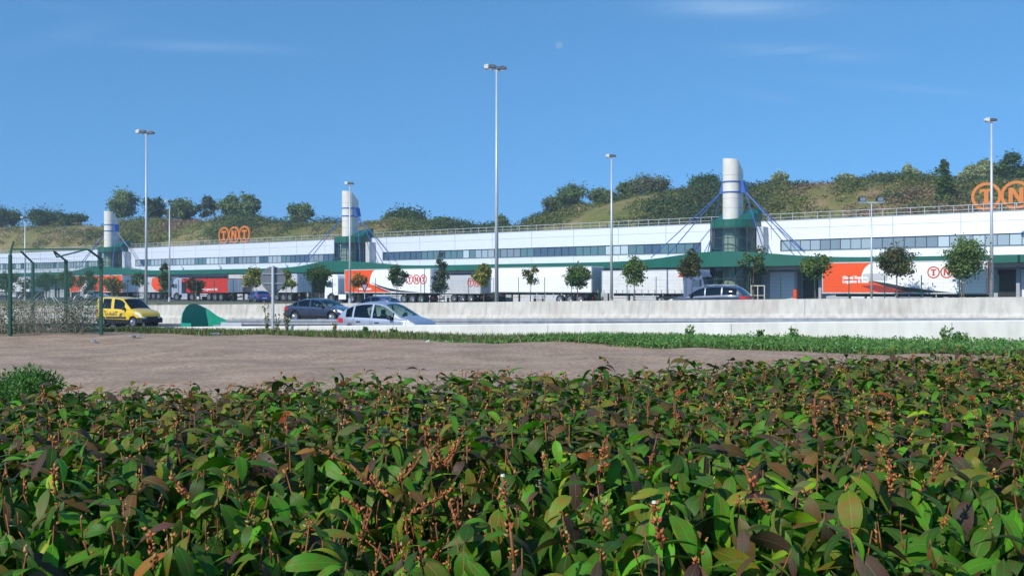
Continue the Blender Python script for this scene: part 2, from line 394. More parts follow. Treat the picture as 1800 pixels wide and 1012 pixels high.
for P__ in (G_DARK, G_MID, G_YEL, G_ORG, G_OLIVE, G_PALE, G_FAR):
    P__[:] = [(a*1.75, b*1.66, c*1.2) for a, b, c in P__]
def make_tree(name, x, y, z0, h, wdt, zc0, pal, shape='round', n=1500, ls=.16, seed=1, label='', cat='tree', group=None, far=False, stake=False):
    rg = rnd(seed); root = empty(name, (x, y, z0), rg.random()*6, label, cat, group)
    rx = wdt/2; ch = h-zc0
    if not far: root.rotation_euler = (rg.normal()*.03, rg.normal()*.03, rg.random()*6); 
    K = {'round': 26, 'oval': 30, 'poplar': 34, 'sparse': 24, 'bush': 30, 'wispy': 30}[shape]
    u = rg.normal(size=(K, 3)); u /= np.linalg.norm(u, axis=1, keepdims=True); u *= (rg.random((K, 1))**.4)*.82
    if shape in ('poplar', 'wispy'):
        zz = rg.random(K); prof = np.sin(np.clip(zz*.82+.16, 0, 1)*np.pi)**.7
        if shape == 'wispy': prof = (1-zz)**.55*.9+.12
        cx = u[:, 0]*rx*prof*.8; cy = u[:, 1]*rx*prof*.8; cz = zc0+zz*ch*.96; cr = rx*(.20+.26*rg.random(K))*(prof*.8+.25)
    else:
        zz = (u[:, 2]+1)/2; prof = np.ones(K)
        if shape in ('round', 'oval', 'sparse'): prof = np.where(zz > .5, 1.15-(zz-.5)*1.1, .75+.8*zz)
        cx = u[:, 0]*rx*prof; cy = u[:, 1]*rx*prof; cz = zc0+ch*(.5+u[:, 2]*.5)
        cr = rx*(.20+.20*rg.random(K)); cz = np.clip(cz, zc0+cr*.4, h-cr*.5)
    if shape == 'sparse': cr *= .8
    cl = np.stack([cx, cy, cz, cr], 1)
    cl[:, 3] *= 1.12 if shape != 'sparse' else 1.0
    pos, X, Y, Z, sc, cols = cloud_arrays(rg, cl, n, ls, pal, inner=.6, jit=.13 if far else .2, mixf=.1 if far else .2, cj=.16)
    ns = n//9                     # loose outer twigs
    if ns:
        d = rg.normal(size=(ns, 3)); d /= np.linalg.norm(d, axis=1, keepdims=True); i2 = rg.integers(0, K, ns)
        pos[:ns] = cl[i2, :3] + d*cl[i2, 3:4]*(1.1+.5*rg.random((ns, 1)))
        pos[:ns, 2] = np.maximum(pos[:ns, 2], zc0-.05*ch)
    link('crown', leaf_mesh('crown', pos, X, Y, Z, sc, cols, leaf_far if far else leaf_tree), root)
    tr = MB(); r0 = max(.035, h*.013); top = zc0+ch*.6
    tr.path([(0, 0, -.1), (.02*h*.3, 0, zc0*.6+.05), (0, .01, zc0+.1*ch), (-.01*h, .01*h, top)], r0, r0*.3, 7)
    for j in range(8):
        c = cl[(j*3) % K]; zb_ = zc0+ch*.05+(top-zc0)*.6*rg.random(); tr.path([(0, 0, min(zb_, c[2])), ((c[0])*.5, c[1]*.5, (min(zb_, c[2])+c[2])/2+.1), (c[0], c[1], c[2])], r0*.42, r0*.12, 4)
    tr.build('trunk', trunk_m, root, smooth=True)
    if stake:
        st = MB(); st.tube((.35, .1, 0), (.35, .1, zc0+.25), .035, n=6); st.bar((.35, .1, zc0), (0, 0, zc0+.02), .03, .05); st.build('stake', trunk_m, root)
    return root

# ------------------------------------------------------------------ the setting: ground, roads
from mathutils import noise as mnoise
def nz3(x, y, s): return mnoise.noise(Vector((x*s, y*s, 3.7)))
vbreak = [-700, -200, -60, -20, 0, 1, 30, 31, 31.2, 39, 40, 51.3, 52.3, 65, 68, 87, 90, 130, 400, 2500]
tbreak = [-2500, -400, -60, -30, -10, 16, 40, 60, 90, 200, 500, 2500]
def sheet(name, t0s, v0s, dz, material, kind='structure'):
    m = MB()
    def fn(t, v):
        x, y = TV(t, v); return (x, y, gz(x, y)+dz-(.4 if name == 'ground' and 1 <= v <= 30 else 0))
    m.grid(fn, t0s, v0s); o = m.build(name, material); return tag(o, kind=kind)
sheet('ground', tbreak, vbreak, -.02, verge_m)
rt = [-400, -60, 16, 40, 90, 500]
sheet('road', rt, [31.2, 39, 40, 51.3], .004, asphalt)
o = sheet('far_road', rt, [52.3, 65], .004, asphalt); o.name = 'road'
m = MB()
for v in (31.75, 50.6):
    m.grid(lambda t, q: (*TV(t, q), gz(*TV(t, q))+.008), [-60, 16, 40, 90], [v, v+.15])
for k in range(26):
    t0 = -40+k*5.2; m.grid(lambda t, q: (*TV(t, q), gz(*TV(t, q))+.008), [t0, t0+3], [44.9, 45.03])
tag(m.build('road_marking', paint_w), kind='structure')
o = tag(sheet('yard', [-400, -60, 16, 40, 90, 500], [90, 130, 300], .006, asphalt), kind='structure')
# sand
m = MB()
def sandz(t, v):
    x, y = TV(t, v); b = nz3(x, y, .12)*.16+nz3(x, y, .35)*.09+nz3(x, y, 1.1)*.04
    b += .08*math.exp(-((v-26.0)/2.4)**2)*clip((t-8)/12, 0, 1)*(.7+.5*nz3(x, y, .2))
    return (x, y, gz(x, y)+.05+b*clip((31-v)/2.0, 0, 1))
m.grid(sandz, [-45+.45*i for i in range(260)], [2.0+.45*i for i in range(65)])
tag(m.build('sand', sand_m, smooth=True), kind='structure')
def sand_h(x, y):
    t, v = tv(x, y); return sandz(t, min(v, 31))[2]
# hillside
prof = [(-700, 385), (-300, 392), (0, 400), (60, 398), (150, 396), (175, 400), (230, 392), (300, 391), (380, 390), (450, 389), (520, 390), (600, 391), (680, 393), (720, 398), (780, 402), (830, 409), (880, 412),
        (925, 402), (945, 388), (980, 378), (1030, 366), (1085, 354), (1120, 348), (1200, 340), (1260, 338), (1340, 332), (1400, 328), (1450, 327), (1500, 328), (1540, 321), (1600, 322), (1680, 322), (1740, 322), (1800, 318), (1900, 310), (2300, 300), (2700, 320)]
def prof_y(px):
    for (a, ya), (b, yb) in zip(prof, prof[1:]):
        if a <= px <= b: return ya+(yb-ya)*(px-a)/(b-a)
    return prof[0][1] if px < 0 else prof[-1][1]
def yf(px):
    r = (px-900)/F; s = (45.3-88*r)/(.8+.6*r); return 88+.6*s
def hill_pt(px, k):          # k = 0 foot of the slope behind the building, 1 ridge, >1 plateau beyond
    r = (px-900)/F; Yr = yf(px)+88; Y0 = yf(px)+44
    zr = Hh(prof_y(px), Yr)
    if k <= 1:
        Y = Y0+(Yr-Y0)*k; s = math.sin(k*math.pi/2)**.9; z = -.5+(zr+.5)*s
        z += nz3(r*Y, Y, .045)*1.6*math.sin(k*math.pi)*1.0+nz3(r*Y, Y, .16)*.5*math.sin(k*math.pi)
    else:
        Y = Yr+(k-1)*120; z = zr-(k-1)*5.0
    return (r*Y, Y, z)
m = MB()
pxs = [-700+22*i for i in range(155)]
m.grid(lambda p, k: hill_pt(p, k), pxs, [i/18 for i in range(19)]+[1.1, 1.4, 2.5])
tag(m.build('hill', hill_m, smooth=True), kind='structure')

# ------------------------------------------------------------------ warehouse
FW = 97.6                       # the facade's line
brz = math.atan2(-.6, .8)       # local +x runs to the right along the facade; local -y faces the camera
# origin of the building frame: s = 0 at the right picture edge; local x = -s
bld = empty('warehouse', (45.3, 88, -.05), brz, 'long white clad warehouse with a green wavy canopy and a strip of windows', 'building')
HT = 6.9+1.7                    # parapet height over the base
XR, XL = 26.0, -250.0
TWS = [-26.85, -83.0, -141.6, -200.0]
TW_HALF = 4.4
# canopy profile
def can_rise(x):
    return max(math.exp(-((x-c)/7.5)**2) for c in TWS)
WB, WT = 5.52, 6.62            # window sill, head heights
m = MB(); m.box(XL, XR, 0, .25, WT, HT); m.box(XL, XR, 0, .25, 3.6, WB-.052)
segs = []; edges = [XL]+[q for c in sorted(TWS) for q in (c-TW_HALF, c+TW_HALF)]+[XR]
for i in range(1, len(edges)-1, 2): m.box(edges[i], edges[i+1], 0, .25, WB-.052, WT)
m.box(XL, XR, .25, 34, HT-.35, HT-.2); m.box(XL, XR, 33.8, 34, 0, HT-.35); m.box(XR-.2, XR, .25, 33.8, 0, HT-.35); m.box(XL, XL+.2, .25, 33.8, 0, HT-.35)
m.build('upper_wall', white_wall, bld)
m = MB(); x = XR-1.0
while x > XL:
    m.box(x-.03, x+.03, -.012, 0, WT+.1, HT-.02); m.box(x-.02, x+.02, -.012, 0, 4.6, WB-.06); x -= 6.05
m.box(XL, XR, -.05, 0, HT, HT+.06)
m.box(XL, XR, -.016, 0, HT-.82, HT-.79)
m.build('panel_seam', seam_m, bld)
rng = random.Random(4)
for i in range(0, len(edges)-1, 2):
    a, b = edges[i], edges[i+1]; x = b
    while x - a > .05:
        ww = min(6.05, x-a); x0 = x-ww
        fr_ = MB(); fr_.box(x0, x, .10, .18, WB, WB+.07); fr_.box(x0, x, .10, .18, WT-.07, WT)
        npn = max(1, round(ww/1.02)); pw = ww/npn
        for j in range(npn+1): fr_.box(x0+j*pw-.03, x0+j*pw+.03, .105, .19, WB+.07, WT-.07)
        wo_ = fr_.build('window', win_frame, bld)
        pn = MB()
        right = x > -24; left_ = 0
        for j in range(npn):
            if left_ > 0: left_ -= 1
            else:
              left_ = rng.choice((0, 0, 1, 2, 3)); mi = rng.choices(range(5), (1, 4, 6, 3, 1) if right else (7, 2.5, 1.5, 1.6, 3) if x > -90 else (2, 3, 4, 2, 3))[0]
            pn.box(x0+j*pw+.03, x0+(j+1)*pw-.03, .15, .165, WB+.07, WT-.07, mi)
        pn.build('pane', pane_mats, wo_); sl = MB(); sl.box(x0, x, -.05, .09, WB-.05, WB-.003); sl.build('sill', seam_m, wo_)
        x = x0
# canopy with a rising fascia at each tower
xs = [XL+1.5*i for i in range(int((XR-XL)/1.5)+1)]
def cy(x): return -3.0-1.9*can_rise(x)
def ctop(x): return 4.62+.82*can_rise(x) if x > -230 else 4.62
def cbot(x): return 3.93-.05*can_rise(x)
m = MB()
m.grid(lambda x, k: [(x, cy(x), cbot(x)), (x, cy(x), ctop(x)), (x, cy(x)+.18, ctop(x)), (x, 0, ctop(x)-.06)][int(k)], xs, [0, 1, 2, 3])
m.grid(lambda x, k: [(x, -.0, cbot(x)+.02), (x, cy(x), cbot(x))][int(k)], xs, [0, 1])
m.build('canopy', green_m, bld)
m = MB(); x = XR
while x > XL: m.box(x-.02, x+.02, cy(x)-.02, cy(x)+.02, cbot(x)+.03, ctop(x)-.03); x -= 3.02
# recessed dock level
m = MB(); m.box(XL, XR, .6, .8, 0, 3.6); m.build('dock_wall', grey_wall, bld)
def on_facade(px):             # local x on the facade under picture column px
    r = (px-900)/F; return -(45.3-88*r)/(.8+.6*r)
dd = [(1352, 1400, 'w'), (1408, 1442, 'd'), (1790, 1830, 'w'), (1752, 1788, 'd'), (525, 545, 'd'), (548, 600, 'd'), (1150, 1200, 'd')]
x = XR-3
for k in range(60):
    pxc = x
    near_t = min(abs(x-c) for c in TWS) < 6
    far_list = [(on_facade(a)-1, on_facade(b)+1) for a, b, _ in dd]
    if not near_t and not any(a-2 < x < b+2 for a, b in far_list) and x > XL+4:
        fm = MB(); fm.box(x-1.6, x+1.6, .44, .5999, 0.0, 3.3); d_ = fm.build('dock_door', dark_m if (k*7) % 3 == 0 else white_wall, bld)  # dark ones paint the shade of open bays instead of a door
        rr = MB()
        for q in range(5): rr.box(x-1.5, x+1.5, .42, .4399, .6+q*.55, .63+q*.55)
        rr.box(x-1.75, x-1.6, .30, .5999, 0, 3.45); rr.box(x+1.6, x+1.75, .30, .5999, 0, 3.45)
        rr.build('door_seal', blk, d_)
    x -= 4.6
for a, b, kk in dd:
    xa, xb = on_facade(a), on_facade(b)
    fm = MB(); fm.box(xa, xb, .2 if kk == 'w' else .5, .5999, 0, 3.4); fm.build('dock_door', white_wall if kk == 'w' else dark_m, bld)  # dark slab colour stands in for the shade inside a dock opening
    ff = MB(); ff.box(xb+.02, xb+.3, -.6, .5999, 0, 3.6); ff.build('pier', seam_m, bld)
# roof railing
m = MB(); x = XR
RH = .72
while x > XL: m.box(x-.02, x+.02, .56, .60, HT-.2, HT+RH); x -= 1.28
m.box(XL, XR, .55, .61, HT+RH, HT+RH+.045); m.box(XL, XR, .56, .60, HT+.33, HT+.365)
m.build('railing', steel_p, bld)
# small wall lamps under the window strip
for px in (505, 388, 322, 1588):
    x = on_facade(px); m = MB(); m.box(x-.04, x+.04, -.35, 0, 5.2, 5.26); m.box(x-.22, x+.22, -.6, -.34, 5.14, 5.3); m.build('wall_lamp', lampglass, bld)

# vent towers
def tower(s, label):
    t = empty('vent_tower', (45.3-.8*s-.6*1.6, 88+.6*s-.8*1.6, -.05), brz, label, 'tower', 'vent towers along the warehouse front')
    N = 40
    Rc = .86; CX, CY, DP = .02, -.55, 1.05
    def stad(Rr, n1=26):          # rounded front, straight sides running back
        p = [(Rr*math.cos(math.pi+math.pi*i/n1), Rr*math.sin(math.pi+math.pi*i/n1)) for i in range(n1+1)]
        q = [(Rr*math.cos(math.pi*i/10), DP+.35*Rr*math.sin(math.pi*i/10)) for i in range(11)]
        return [(a+CX, b+CY) for a, b in p+q]
    def ctopz(x, y): return 14.98-.60*max(0, y-CY+.35)-.10*(x-CX)-.22*max(0, y-CY+.1)**2
    P_s = stad(Rc); N = len(P_s); m = MB()
    m.add([(x, y, 0) for x, y in P_s]+[(x, y, 9.4) for x, y in P_s]+[(x, y, ctopz(x, y)) for x, y in P_s],
          [(r_*N+i, r_*N+(i+1) % N, (r_+1)*N+(i+1) % N, (r_+1)*N+i) for r_ in range(2) for i in range(N)])
    cen = (CX, CY, ctopz(CX, CY)); b_ = len(m.v); m.v.append(cen)
    for i in range(N): m.f.append((2*N+i, 2*N+(i+1) % N, b_)); m.m.append(0)
    ch = m.build('chimney', off_white, t)
    def sband(m, z0, z1, e):
        P2_ = stad(Rc+e); k_ = len(P2_); m.add([(x, y, z0) for x, y in P2_]+[(x, y, z1) for x, y in P2_], [(i, (i+1) % k_, k_+(i+1) % k_, k_+i) for i in range(k_)]+[tuple(range(k_))[::-1], tuple(range(k_, 2*k_))])
    m = MB()
    for z in (13.3, 10.9, 9.95): sband(m, z-.018, z+.018, .008)
    m.build('joint', seam_m, ch)
    m = MB()
    for z in (11.55, 12.62): sband(m, z-.07, z+.07, .05)
    m.build('steel_band', blue_m, t)
    for sgn in (-1, 1):
        m = MB(); x0 = CX+sgn*(Rc+.055); x1 = x0+sgn*.55
        m.prism([(x0, 11.45), (x1, 11.5), (x1-.1*sgn, 11.9), (x0+.25*sgn, 12.7), (x0, 12.7)], -.35, .45); m.build('bracket', blue_m, t)
        for (dx, dy, z1) in (((8.6, -2.2, 4.95), (6.3, -2.8, 5.15), (3.6, 1.4, 5.3)) if sgn < 0 else ((4.5, -3.0, 5.2), (7.9, -2.2, 4.95), (7.0, 1.4, 5.4))):
            c = MB(); c.tube((x1-.1*sgn, -.15, 11.6), (sgn*dx, dy+(.3 if dy < 0 else 0), z1), .052, n=7); c.build('cable', blue_m, t)
    # glazed bay with green collar on top
    def bay(a0, r=2.3):
        return (r*math.sin(a0), -r*math.cos(a0))
    an = [R(-105+i*(210/14)) for i in range(15)]
    pl = [bay(a) for a in an] ; pl = [(2.3*math.copysign(1, a), 2.2) if False else p for a, p in zip(an, pl)]
    pl = [(-2.32, 1.9)]+pl+[(2.32, 1.9)]
    m = MB()
    def coltop(x, y=0): return 8.75+.27*(y+2.3)+(.12*(x+2.3))*(y+2.3)/4.2*.9
    m.add([(x, y, 7.94) for x, y in pl]+[(x, y, 8.72 if y < .4 else 8.72+(y-.4)*.5) for x, y in pl], [(i, i+1, len(pl)+i+1, len(pl)+i) for i in range(len(pl)-1)]+[tuple(range(len(pl)))])
    # the roof of the bay sweeps up towards the back right
    rim_ = [(x, y, 8.72 if y < .4 else 8.72+(y-.4)*.5) for x, y in pl]
    rows_ = []
    for k in range(7):
        u = k/6; rows_.append([(x*(1-u)+u*(x*.98), y*(1-u)+u*1.9, z*(1-u)+u*(9.55+.10*(x+2.3))-.35*math.sin(u*math.pi)*(1-u)) for x, y, z in rim_])
    np_ = len(pl); m.add([p for r_ in rows_ for p in r_], [(a*np_+i, a*np_+i+1, (a+1)*np_+i+1, (a+1)*np_+i) for a in range(6) for i in range(np_-1)])
    m.add([(-2.32, 1.9, 7.94), (2.32, 1.9, 7.94), (2.32, 1.9, 10.0), (-2.32, 1.9, 9.55)], [(0, 1, 2, 3)])
    m.add([(2.32, 1.9, 7.94), (2.3, -.1, 7.94), (2.3, -.1, 8.72), (2.32, 1.9, 10.0)], [(0, 1, 2, 3)])
    co = m.build('collar', green_m, t)
    m = MB()
    for k in range(1, 15, 2):
        x, y = bay(an[k], 2.32); m.tube((x, y, 7.97), (x, y, 8.7), .02, n=5)
    m.tube((0, 0, 7.9), (0, 0, 7.96), 2.34, n=40, cap=False); m.build('seam', green_dark, co)
    m = MB()
    m.add([(x, y, .1) for x, y in pl]+[(x, y, 7.93) for x, y in pl], [(i, i+1, len(pl)+i+1, len(pl)+i) for i in range(len(pl)-1)])
    g = m.build('glazing', tower_glass, t)
    m = MB()
    for k in (1, 3, 5, 7, 9, 11, 13):
        x, y = bay(an[k], 2.3); m.tube((x, y, .1), (x, y, 7.93), .055, n=6)
    for z in (.15, 1.4, 2.7, 5.75, 6.85, 7.85):
        for k in range(14):
            x, y = bay(an[k], 2.3); x2, y2 = bay(an[k+1], 2.3); m.bar((x, y, z), (x2, y2, z), .07, .09)
    m.build('mullion', win_frame, g)
    m = MB(); m.bar((-1.9, -.6, 1.0), (1.7, -1.4, 3.6), .25, .3); m.bar((-1.9, -1.5, .4), (-1.9, -1.5, 1.2), .05, .8); m.build('stair', off_white, t)
    m = MB(); m.box(2.32, 3.1, .4, 1.58, 4.5, 8.0); m.box(-2.3, 2.3, 1.85, 1.89, 0, 7.9); m.build('side_panel', dirty_w, t)
    return t
tower(26.85, 'nearest white chimney tower with blue cables, tallest, right of centre')
tower(83.0, 'middle white chimney tower with blue cables, behind the thin lamp post')
tower(141.6, 'farthest white chimney tower with blue cables, beside the green security fence')

# roof signs: three rings with letters
T_POLY = [(-.52, .62), (.52, .62), (.52, .26), (.40, .26), (.36, .38), (.17, .38), (.17, -.42), (.30, -.46), (.30, -.62), (-.30, -.62), (-.30, -.46), (-.17, -.42), (-.17, .38), (-.36, .38), (-.40, .26), (-.52, .26)]
N_POLY = [(-.56, .60), (-.18, .60), (.24, -.12), (.24, .60), (.56, .60), (.56, -.60), (.20, -.60), (-.24, .14), (-.24, -.60), (-.56, -.60)]
def ring_logo(parent, cx, cz, rad, sp, ymin, thick, ring_mat, letters='TNT', name='logo', split=False, hide=()):
    for i, chh in enumerate(letters):
        m = MB(); x = cx+(i-(len(letters)-1)/2)*sp; oy = .01*(i % 2)*(1 if thick > .02 else .3)
        m.ring(x, cz, rad, rad*.80, ymin+oy, ymin+thick+oy)
        poly = [(x+p[0]*rad*.86, cz+p[1]*rad*.86) for p in (T_POLY if chh == 'T' else N_POLY)]
        if split:
            ro = m.build('ring', ring_mat, parent); q = MB(); q.prism(poly, ymin+oy, ymin+thick+oy); q.build('letter', ring_mat, ro)
        else:
            m.prism(poly, ymin+oy, ymin+thick+oy); m.build(name, ring_mat, parent)
def roof_sign(px, rad, label):
    s = -on_facade(px); t = empty('roof_sign', (45.3-.8*s+.6*.9, 88+.6*s+.8*.9, -.05+HT-.2), brz, label, 'sign', 'orange ring signs on the warehouse roof')
    ring_logo(t, 0, 1.62+.05, rad, rad*1.93, -.15, .28, orange_s, split=True)
    m = MB()
    for k in range(7):
        x = (-1.5+k*.5)*rad*1.93; m.box(x-.04, x+.04, .16, .24, 0, 1.0); m.bar((x, .2, .9), (x, 1.1, .02), .05, .05)
    m.box(-3*rad, 3*rad, .16, .22, .25, .33); m.build('support', steel, t)
roof_sign(1783, 1.27, 'large near orange ring sign on the roof at the right edge')
roof_sign(404, 1.32, 'small far orange ring sign on the roof left of the middle tower')

# ------------------------------------------------------------------ text
def text_mesh(txt, size, weight=.012, spacing=1.0):
    cu = D.curves.new('t', 'FONT'); cu.body = txt; cu.size = size; cu.offset = weight; cu.space_character = spacing; cu.align_x = 'LEFT'; cu.resolution_u = 3
    ob = D.objects.new('t', cu); COL.objects.link(ob); bpy.context.view_layer.update()
    dg = bpy.context.evaluated_depsgraph_get(); me = D.meshes.new_from_object(ob.evaluated_get(dg))
    vs = [tuple(v.co) for v in me.vertices]; fs = [tuple(p.vertices) for p in me.polygons]
    D.objects.remove(ob); return vs, fs
def text_part(parent, name, txt, size, fn, material, weight=.012, spacing=1.0):
    vs, fs = text_mesh(txt, size, weight, spacing); m = MB(); m.add([fn(x, y) for x, y, z in vs], fs); return m.build(name, material, parent)

# ------------------------------------------------------------------ trucks
def wheel_part(parent, x, y, r, wdt, name='wheel', rim=rim_m, side=1, n=20):
    m = MB(); m.tube((x, y-wdt/2, r), (x, y+wdt/2, r), r, n=n); wl = m.build(name, tyre_m, parent, bevel=.02 if r < .4 else 0)
    q = MB(); yy = y+side*(wdt/2)
    q.tube((x, yy-.02*side, r), (x, yy+.012*side, r), r*.64, r*.60, n=n)
    for k in range(5):
        a = 2*math.pi*k/5; q.bar((x, yy+.018*side, r), (x+r*.56*math.cos(a), yy+.018*side, r+r*.56*math.sin(a)), .05 if r < .4 else .1, .02)
    q.build('rim', rim, wl); return wl
def trailer(px0, px1, W, zt, zb, label, design='plain', bodymat=None, rearmat=None, L=None, wheels=True, ribs=6):
    """left picture column, right picture column of the visible long side; local x = 0 rear (right) .. L front (left)"""
    x0, y0 = onw(px1, W); x1, y1 = onw(px0, W); L = L or math.hypot(x1-x0, y1-y0)
    t = empty('truck_trailer', (x0, y0, -.05), math.atan2(.6, -.8), label, 'trailer', 'trailers parked in front of the warehouse')
    # local +x = left-away, local +y = towards the camera; side face at y = 0
    b = MB(); b.box(0, L, -2.5, 0, zb, zt); b.build('box_body', bodymat or white_v, t, bevel=.03)
    e = MB()
    for z, hh in ((zb-.02, .10), (zt-.07, .09)): e.box(-.015, L+.015, -.003, .02, z, z+hh)
    for x in (0, L-.08): e.box(x, x+.08, .0, .024, zb+.1, zt-.08)
    if ribs:
        for k in range(1, ribs*2): e.box(k*L/(ribs*2)-.004, k*L/(ribs*2)+.004, .0, .007, zb+.1, zt-.08)
    e.build('side_rail', dirty_w if design != 'red' else red_v, t)
    rd = MB(); rd.box(-.03, -.001, -2.44, -1.27, zb+.05, zt-.1); rd.box(-.03, -.001, -1.23, -.06, zb+.05, zt-.1)
    rr = rd.build('rear_door', rearmat or white_v, t)
    lb = MB()
    for yy in (-2.0, -1.5, -1.0, -.5): lb.box(-.06, -.031, yy-.02, yy+.02, zb+.1, zt-.15)
    lb.build('lock_bar', steel, rr)
    c = MB(); c.box(.2, L-1, -1.8, -1.65, zb-.28, zb-.03); c.box(.2, L-1, -.85, -.7, zb-.28, zb-.03)
    for k in range(int(L)): c.box(k+.3, k+.38, -2.4, -.1, zb-.12, zb-.03)
    c.box(-.02, .1, -2.4, -.1, .42, .58)
    c.box(L*.72, L*.72+.16, -.5, -.34, .1, zb-.1); c.box(L*.72-.1, L*.72+.26, -.6, -.24, .0, .1)
    c.build('chassis', blk, t)
    g = MB(); g.box(3.9, L*.66, -.10, -.06, .62, .74); g.box(3.9, L*.66, -.10, -.06, .86, .98)
    for k in range(4): g.box(3.9+k*1.1, 3.96+k*1.1, -.2, -.1, .6, zb-.1)
    g.build('side_guard', dirty_w, t)
    lt = MB(); lt.box(-.05, 0, -.55, -.15, .62, .78); lt.box(-.05, 0, -2.35, -1.95, .62, .78); lt.build('tail_light', redlens, t)
    if wheels:
        for k in range(3): wheel_part(t, 1.5+k*1.31, -.22, .50, .36); wheel_part(t, 1.5+k*1.31, -2.25, .50, .36, side=-1)
    H_ = zt-zb
    def fx(px): xx, yy = onw(px, W); return math.hypot(xx-x0, yy-y0)
    def patch(poly, y, mt, nm='graphic'):
        m = MB(); m.prism(poly, y, y+.008); return m.build(nm, mt, t)
    def arc(cx, cz, rx, rz, a0, a1, n=18): return [(cx+rx*math.cos(R(a0+(a1-a0)*i/n)), cz+rz*math.sin(R(a0+(a1-a0)*i/n))) for i in range(n+1)]
    zl, zh = zb+.09, zt-.08
    if design == 'swoosh':
        xo = L*.655                      # where the orange meets the white disc
        # orange field with a round bite
        bite = arc(xo+.2-1.25, zt-1.28, 1.55, 1.22, 92, 0, 14)[1:]
        crv = [(xo+1.0*k_, 0) for k_ in ()]
        poly = [(L-.09, zl), (L-.09, zh)] + [(xo-.4, zh)]
        poly += [(xo-.4+.95*math.sin(a_), zh-(H_*.60)*(1-math.cos(a_))) for a_ in [R(8*i) for i in range(1, 12)]][:11]
        poly += [(xo+.3, zl+H_*.33), (xo-.9, zl+H_*.20), (xo-2.3, zl+.10), (xo-3.0, zl)]
        patch(poly, .004, orange)
        patch([(xo+.25, zl+H_*.44), (xo-.8, zl+H_*.30), (xo-2.4, zl+H_*.17), (xo-4.4, zl+H_*.07), (xo-7.2, zl+.0), (xo-4.6, zl), (xo-2.8, zl+.12), (xo-.8, zl+H_*.24)], .013, black_v)
        patch([(xo+.28, zl+H_*.37), (xo-.4, zl+H_*.27), (xo-1.9, zl+H_*.10), (xo-2.9, zl+.02), (xo-2.2, zl+.02), (xo-.9, zl+H_*.14)], .013, dkred)
    if design == 'swoosh_tail':
        patch([(L-.09, zl), (L-.09, zh*.5+zl*.5), (L-1.6, zl+.5), (L-3.0, zl)], .004, dkred)
        patch([(L-.09, zl+H_*.6), (L-.09, zl+H_*.5), (L-1.7, zl+.45), (L-3.1, zl), (L-4.7, zl), (L-2.3, zl+.55)], .013, black_v)
    if design == 'disc':
        xo = L*.70
        poly = [(L-.09, zl), (L-.09, zh), (xo-.55, zh)]
        poly += [(xo-.9-1.5*math.cos(a_)*-1 if False else xo-.55+1.15*math.sin(a_), zh-1.35*(1-math.cos(a_))) for a_ in [R(12*i) for i in range(1, 10)]]
        poly += [(xo+.15, zl+1.02), (xo-1.2, zl+.78), (xo-2.4, zl+.42), (xo-3.4, zl+.12), (xo-3.8, zl)]
        patch(poly, .004, orange)
        patch([(xo-.0, zl+1.06), (xo-1.6, zl+.80), (xo-3.2, zl+.46), (xo-5.4, zl+.16), (xo-7.0, zl+.0), (xo-4.2, zl), (xo-3.1, zl+.11), (xo-1.6, zl+.46)], .013, black_v)
        patch([(xo+.6, zl+.55), (xo-.6, zl+.66), (xo-1.5, zl+.48), (xo-2.7, zl+.12), (xo-3.2, zl+.0), (xo-1.0, zl)], .013, dkred)
        patch([(xo+.45, zl+1.62), (xo+.45, zl+1.05), (xo-1.6, zl+1.0), (xo-1.75, zl+1.7)], .004, dirty_w)
        for i, tx in enumerate(('Global Express,', 'Logistics & mail')):
            text_part(t, 'lettering', tx, .36, lambda x, y, i=i: (L*.865-x, .016, zl+1.18-.34*i+y), white_v, .018)
    return t, L, x0, y0, fx, patch
def fliptxt(x): return x

t1, L1, *_r = trailer(1445, 1735, 87.7, 4.0, 1.27, 'orange and white trailer with white lettering, nearest, at the right', 'disc')
rm = MB()
def logo_on(t, px, fx, z, rad, col, letters='TNT', sp=1.93):
    # mirrored so that letters read left to right on the camera side (local x runs right to left)
    for i, chh in enumerate(letters):
        x = fx - (i-(len(letters)-1)/2)*sp*rad; m = MB(); oy = .003*(i % 2)
        m.ring(x, z, rad, rad*.80, .006+oy, .016+oy, 32)
        poly = [(x-p[0]*rad*.84, z+p[1]*rad*.84) for p in (T_POLY if chh == 'T' else N_POLY)]
        m.prism(poly, .006+oy, .016+oy); m.build('logo', col, t)
logo_on(t1, 0, _r[2](1641)-.0, 3.05, .50, logo_red, 'T')
logo_on(t1, 0, _r[2](1675)-.0, 3.05, .50, logo_red, 'NT')
m = MB(); m.box(-.05, -.031, -.6, -.06, 1.3, 3.9); m.build('graphic', orange, t1)
t2 = trailer(1058, 1228, 88.0, 3.52, 1.22, 'low white curtain trailer between the plain box trailer and the nearest tower', 'plain', bodymat=mat('dropside_white', (.70, .70, .68), .5, var=.07, scale=.5, stretch=(1, 1, 6)), ribs=8)
pk = MB()
for k in range(16): pk.box(.3+k*.74, .36+k*.74, .03, .07, 1.22, 1.56)
pk.build('stake', steel, t2[0])
t3 = trailer(863, 1040, 89.8, 4.05, 1.28, 'tall plain white box trailer with its open rear doors in shade', 'plain', rearmat=dirty_w, ribs=0)  # greyer rear doors carry their shade in the colour
t4 = trailer(735, 844, 92.0, 3.28, 1.1, 'smaller pale grey trailer with three rings and a dark red corner', 'swoosh_tail', bodymat=dirty_w)
logo_on(t4[0], 0, t4[4](838), 2.38, .50, logo_red)
t5 = trailer(606, 757, 82.8, 3.92, 1.2, 'orange and white trailer with three red rings behind a white lorry cab', 'swoosh')
logo_on(t5[0], 0, t5[4](732), 2.72, .54, logo_red)
text_part(t5[0], 'lettering', 'www.tnt.com', .42, lambda x, y: (t5[4](628)-x, .016, 1.55+y), white_v, .02)
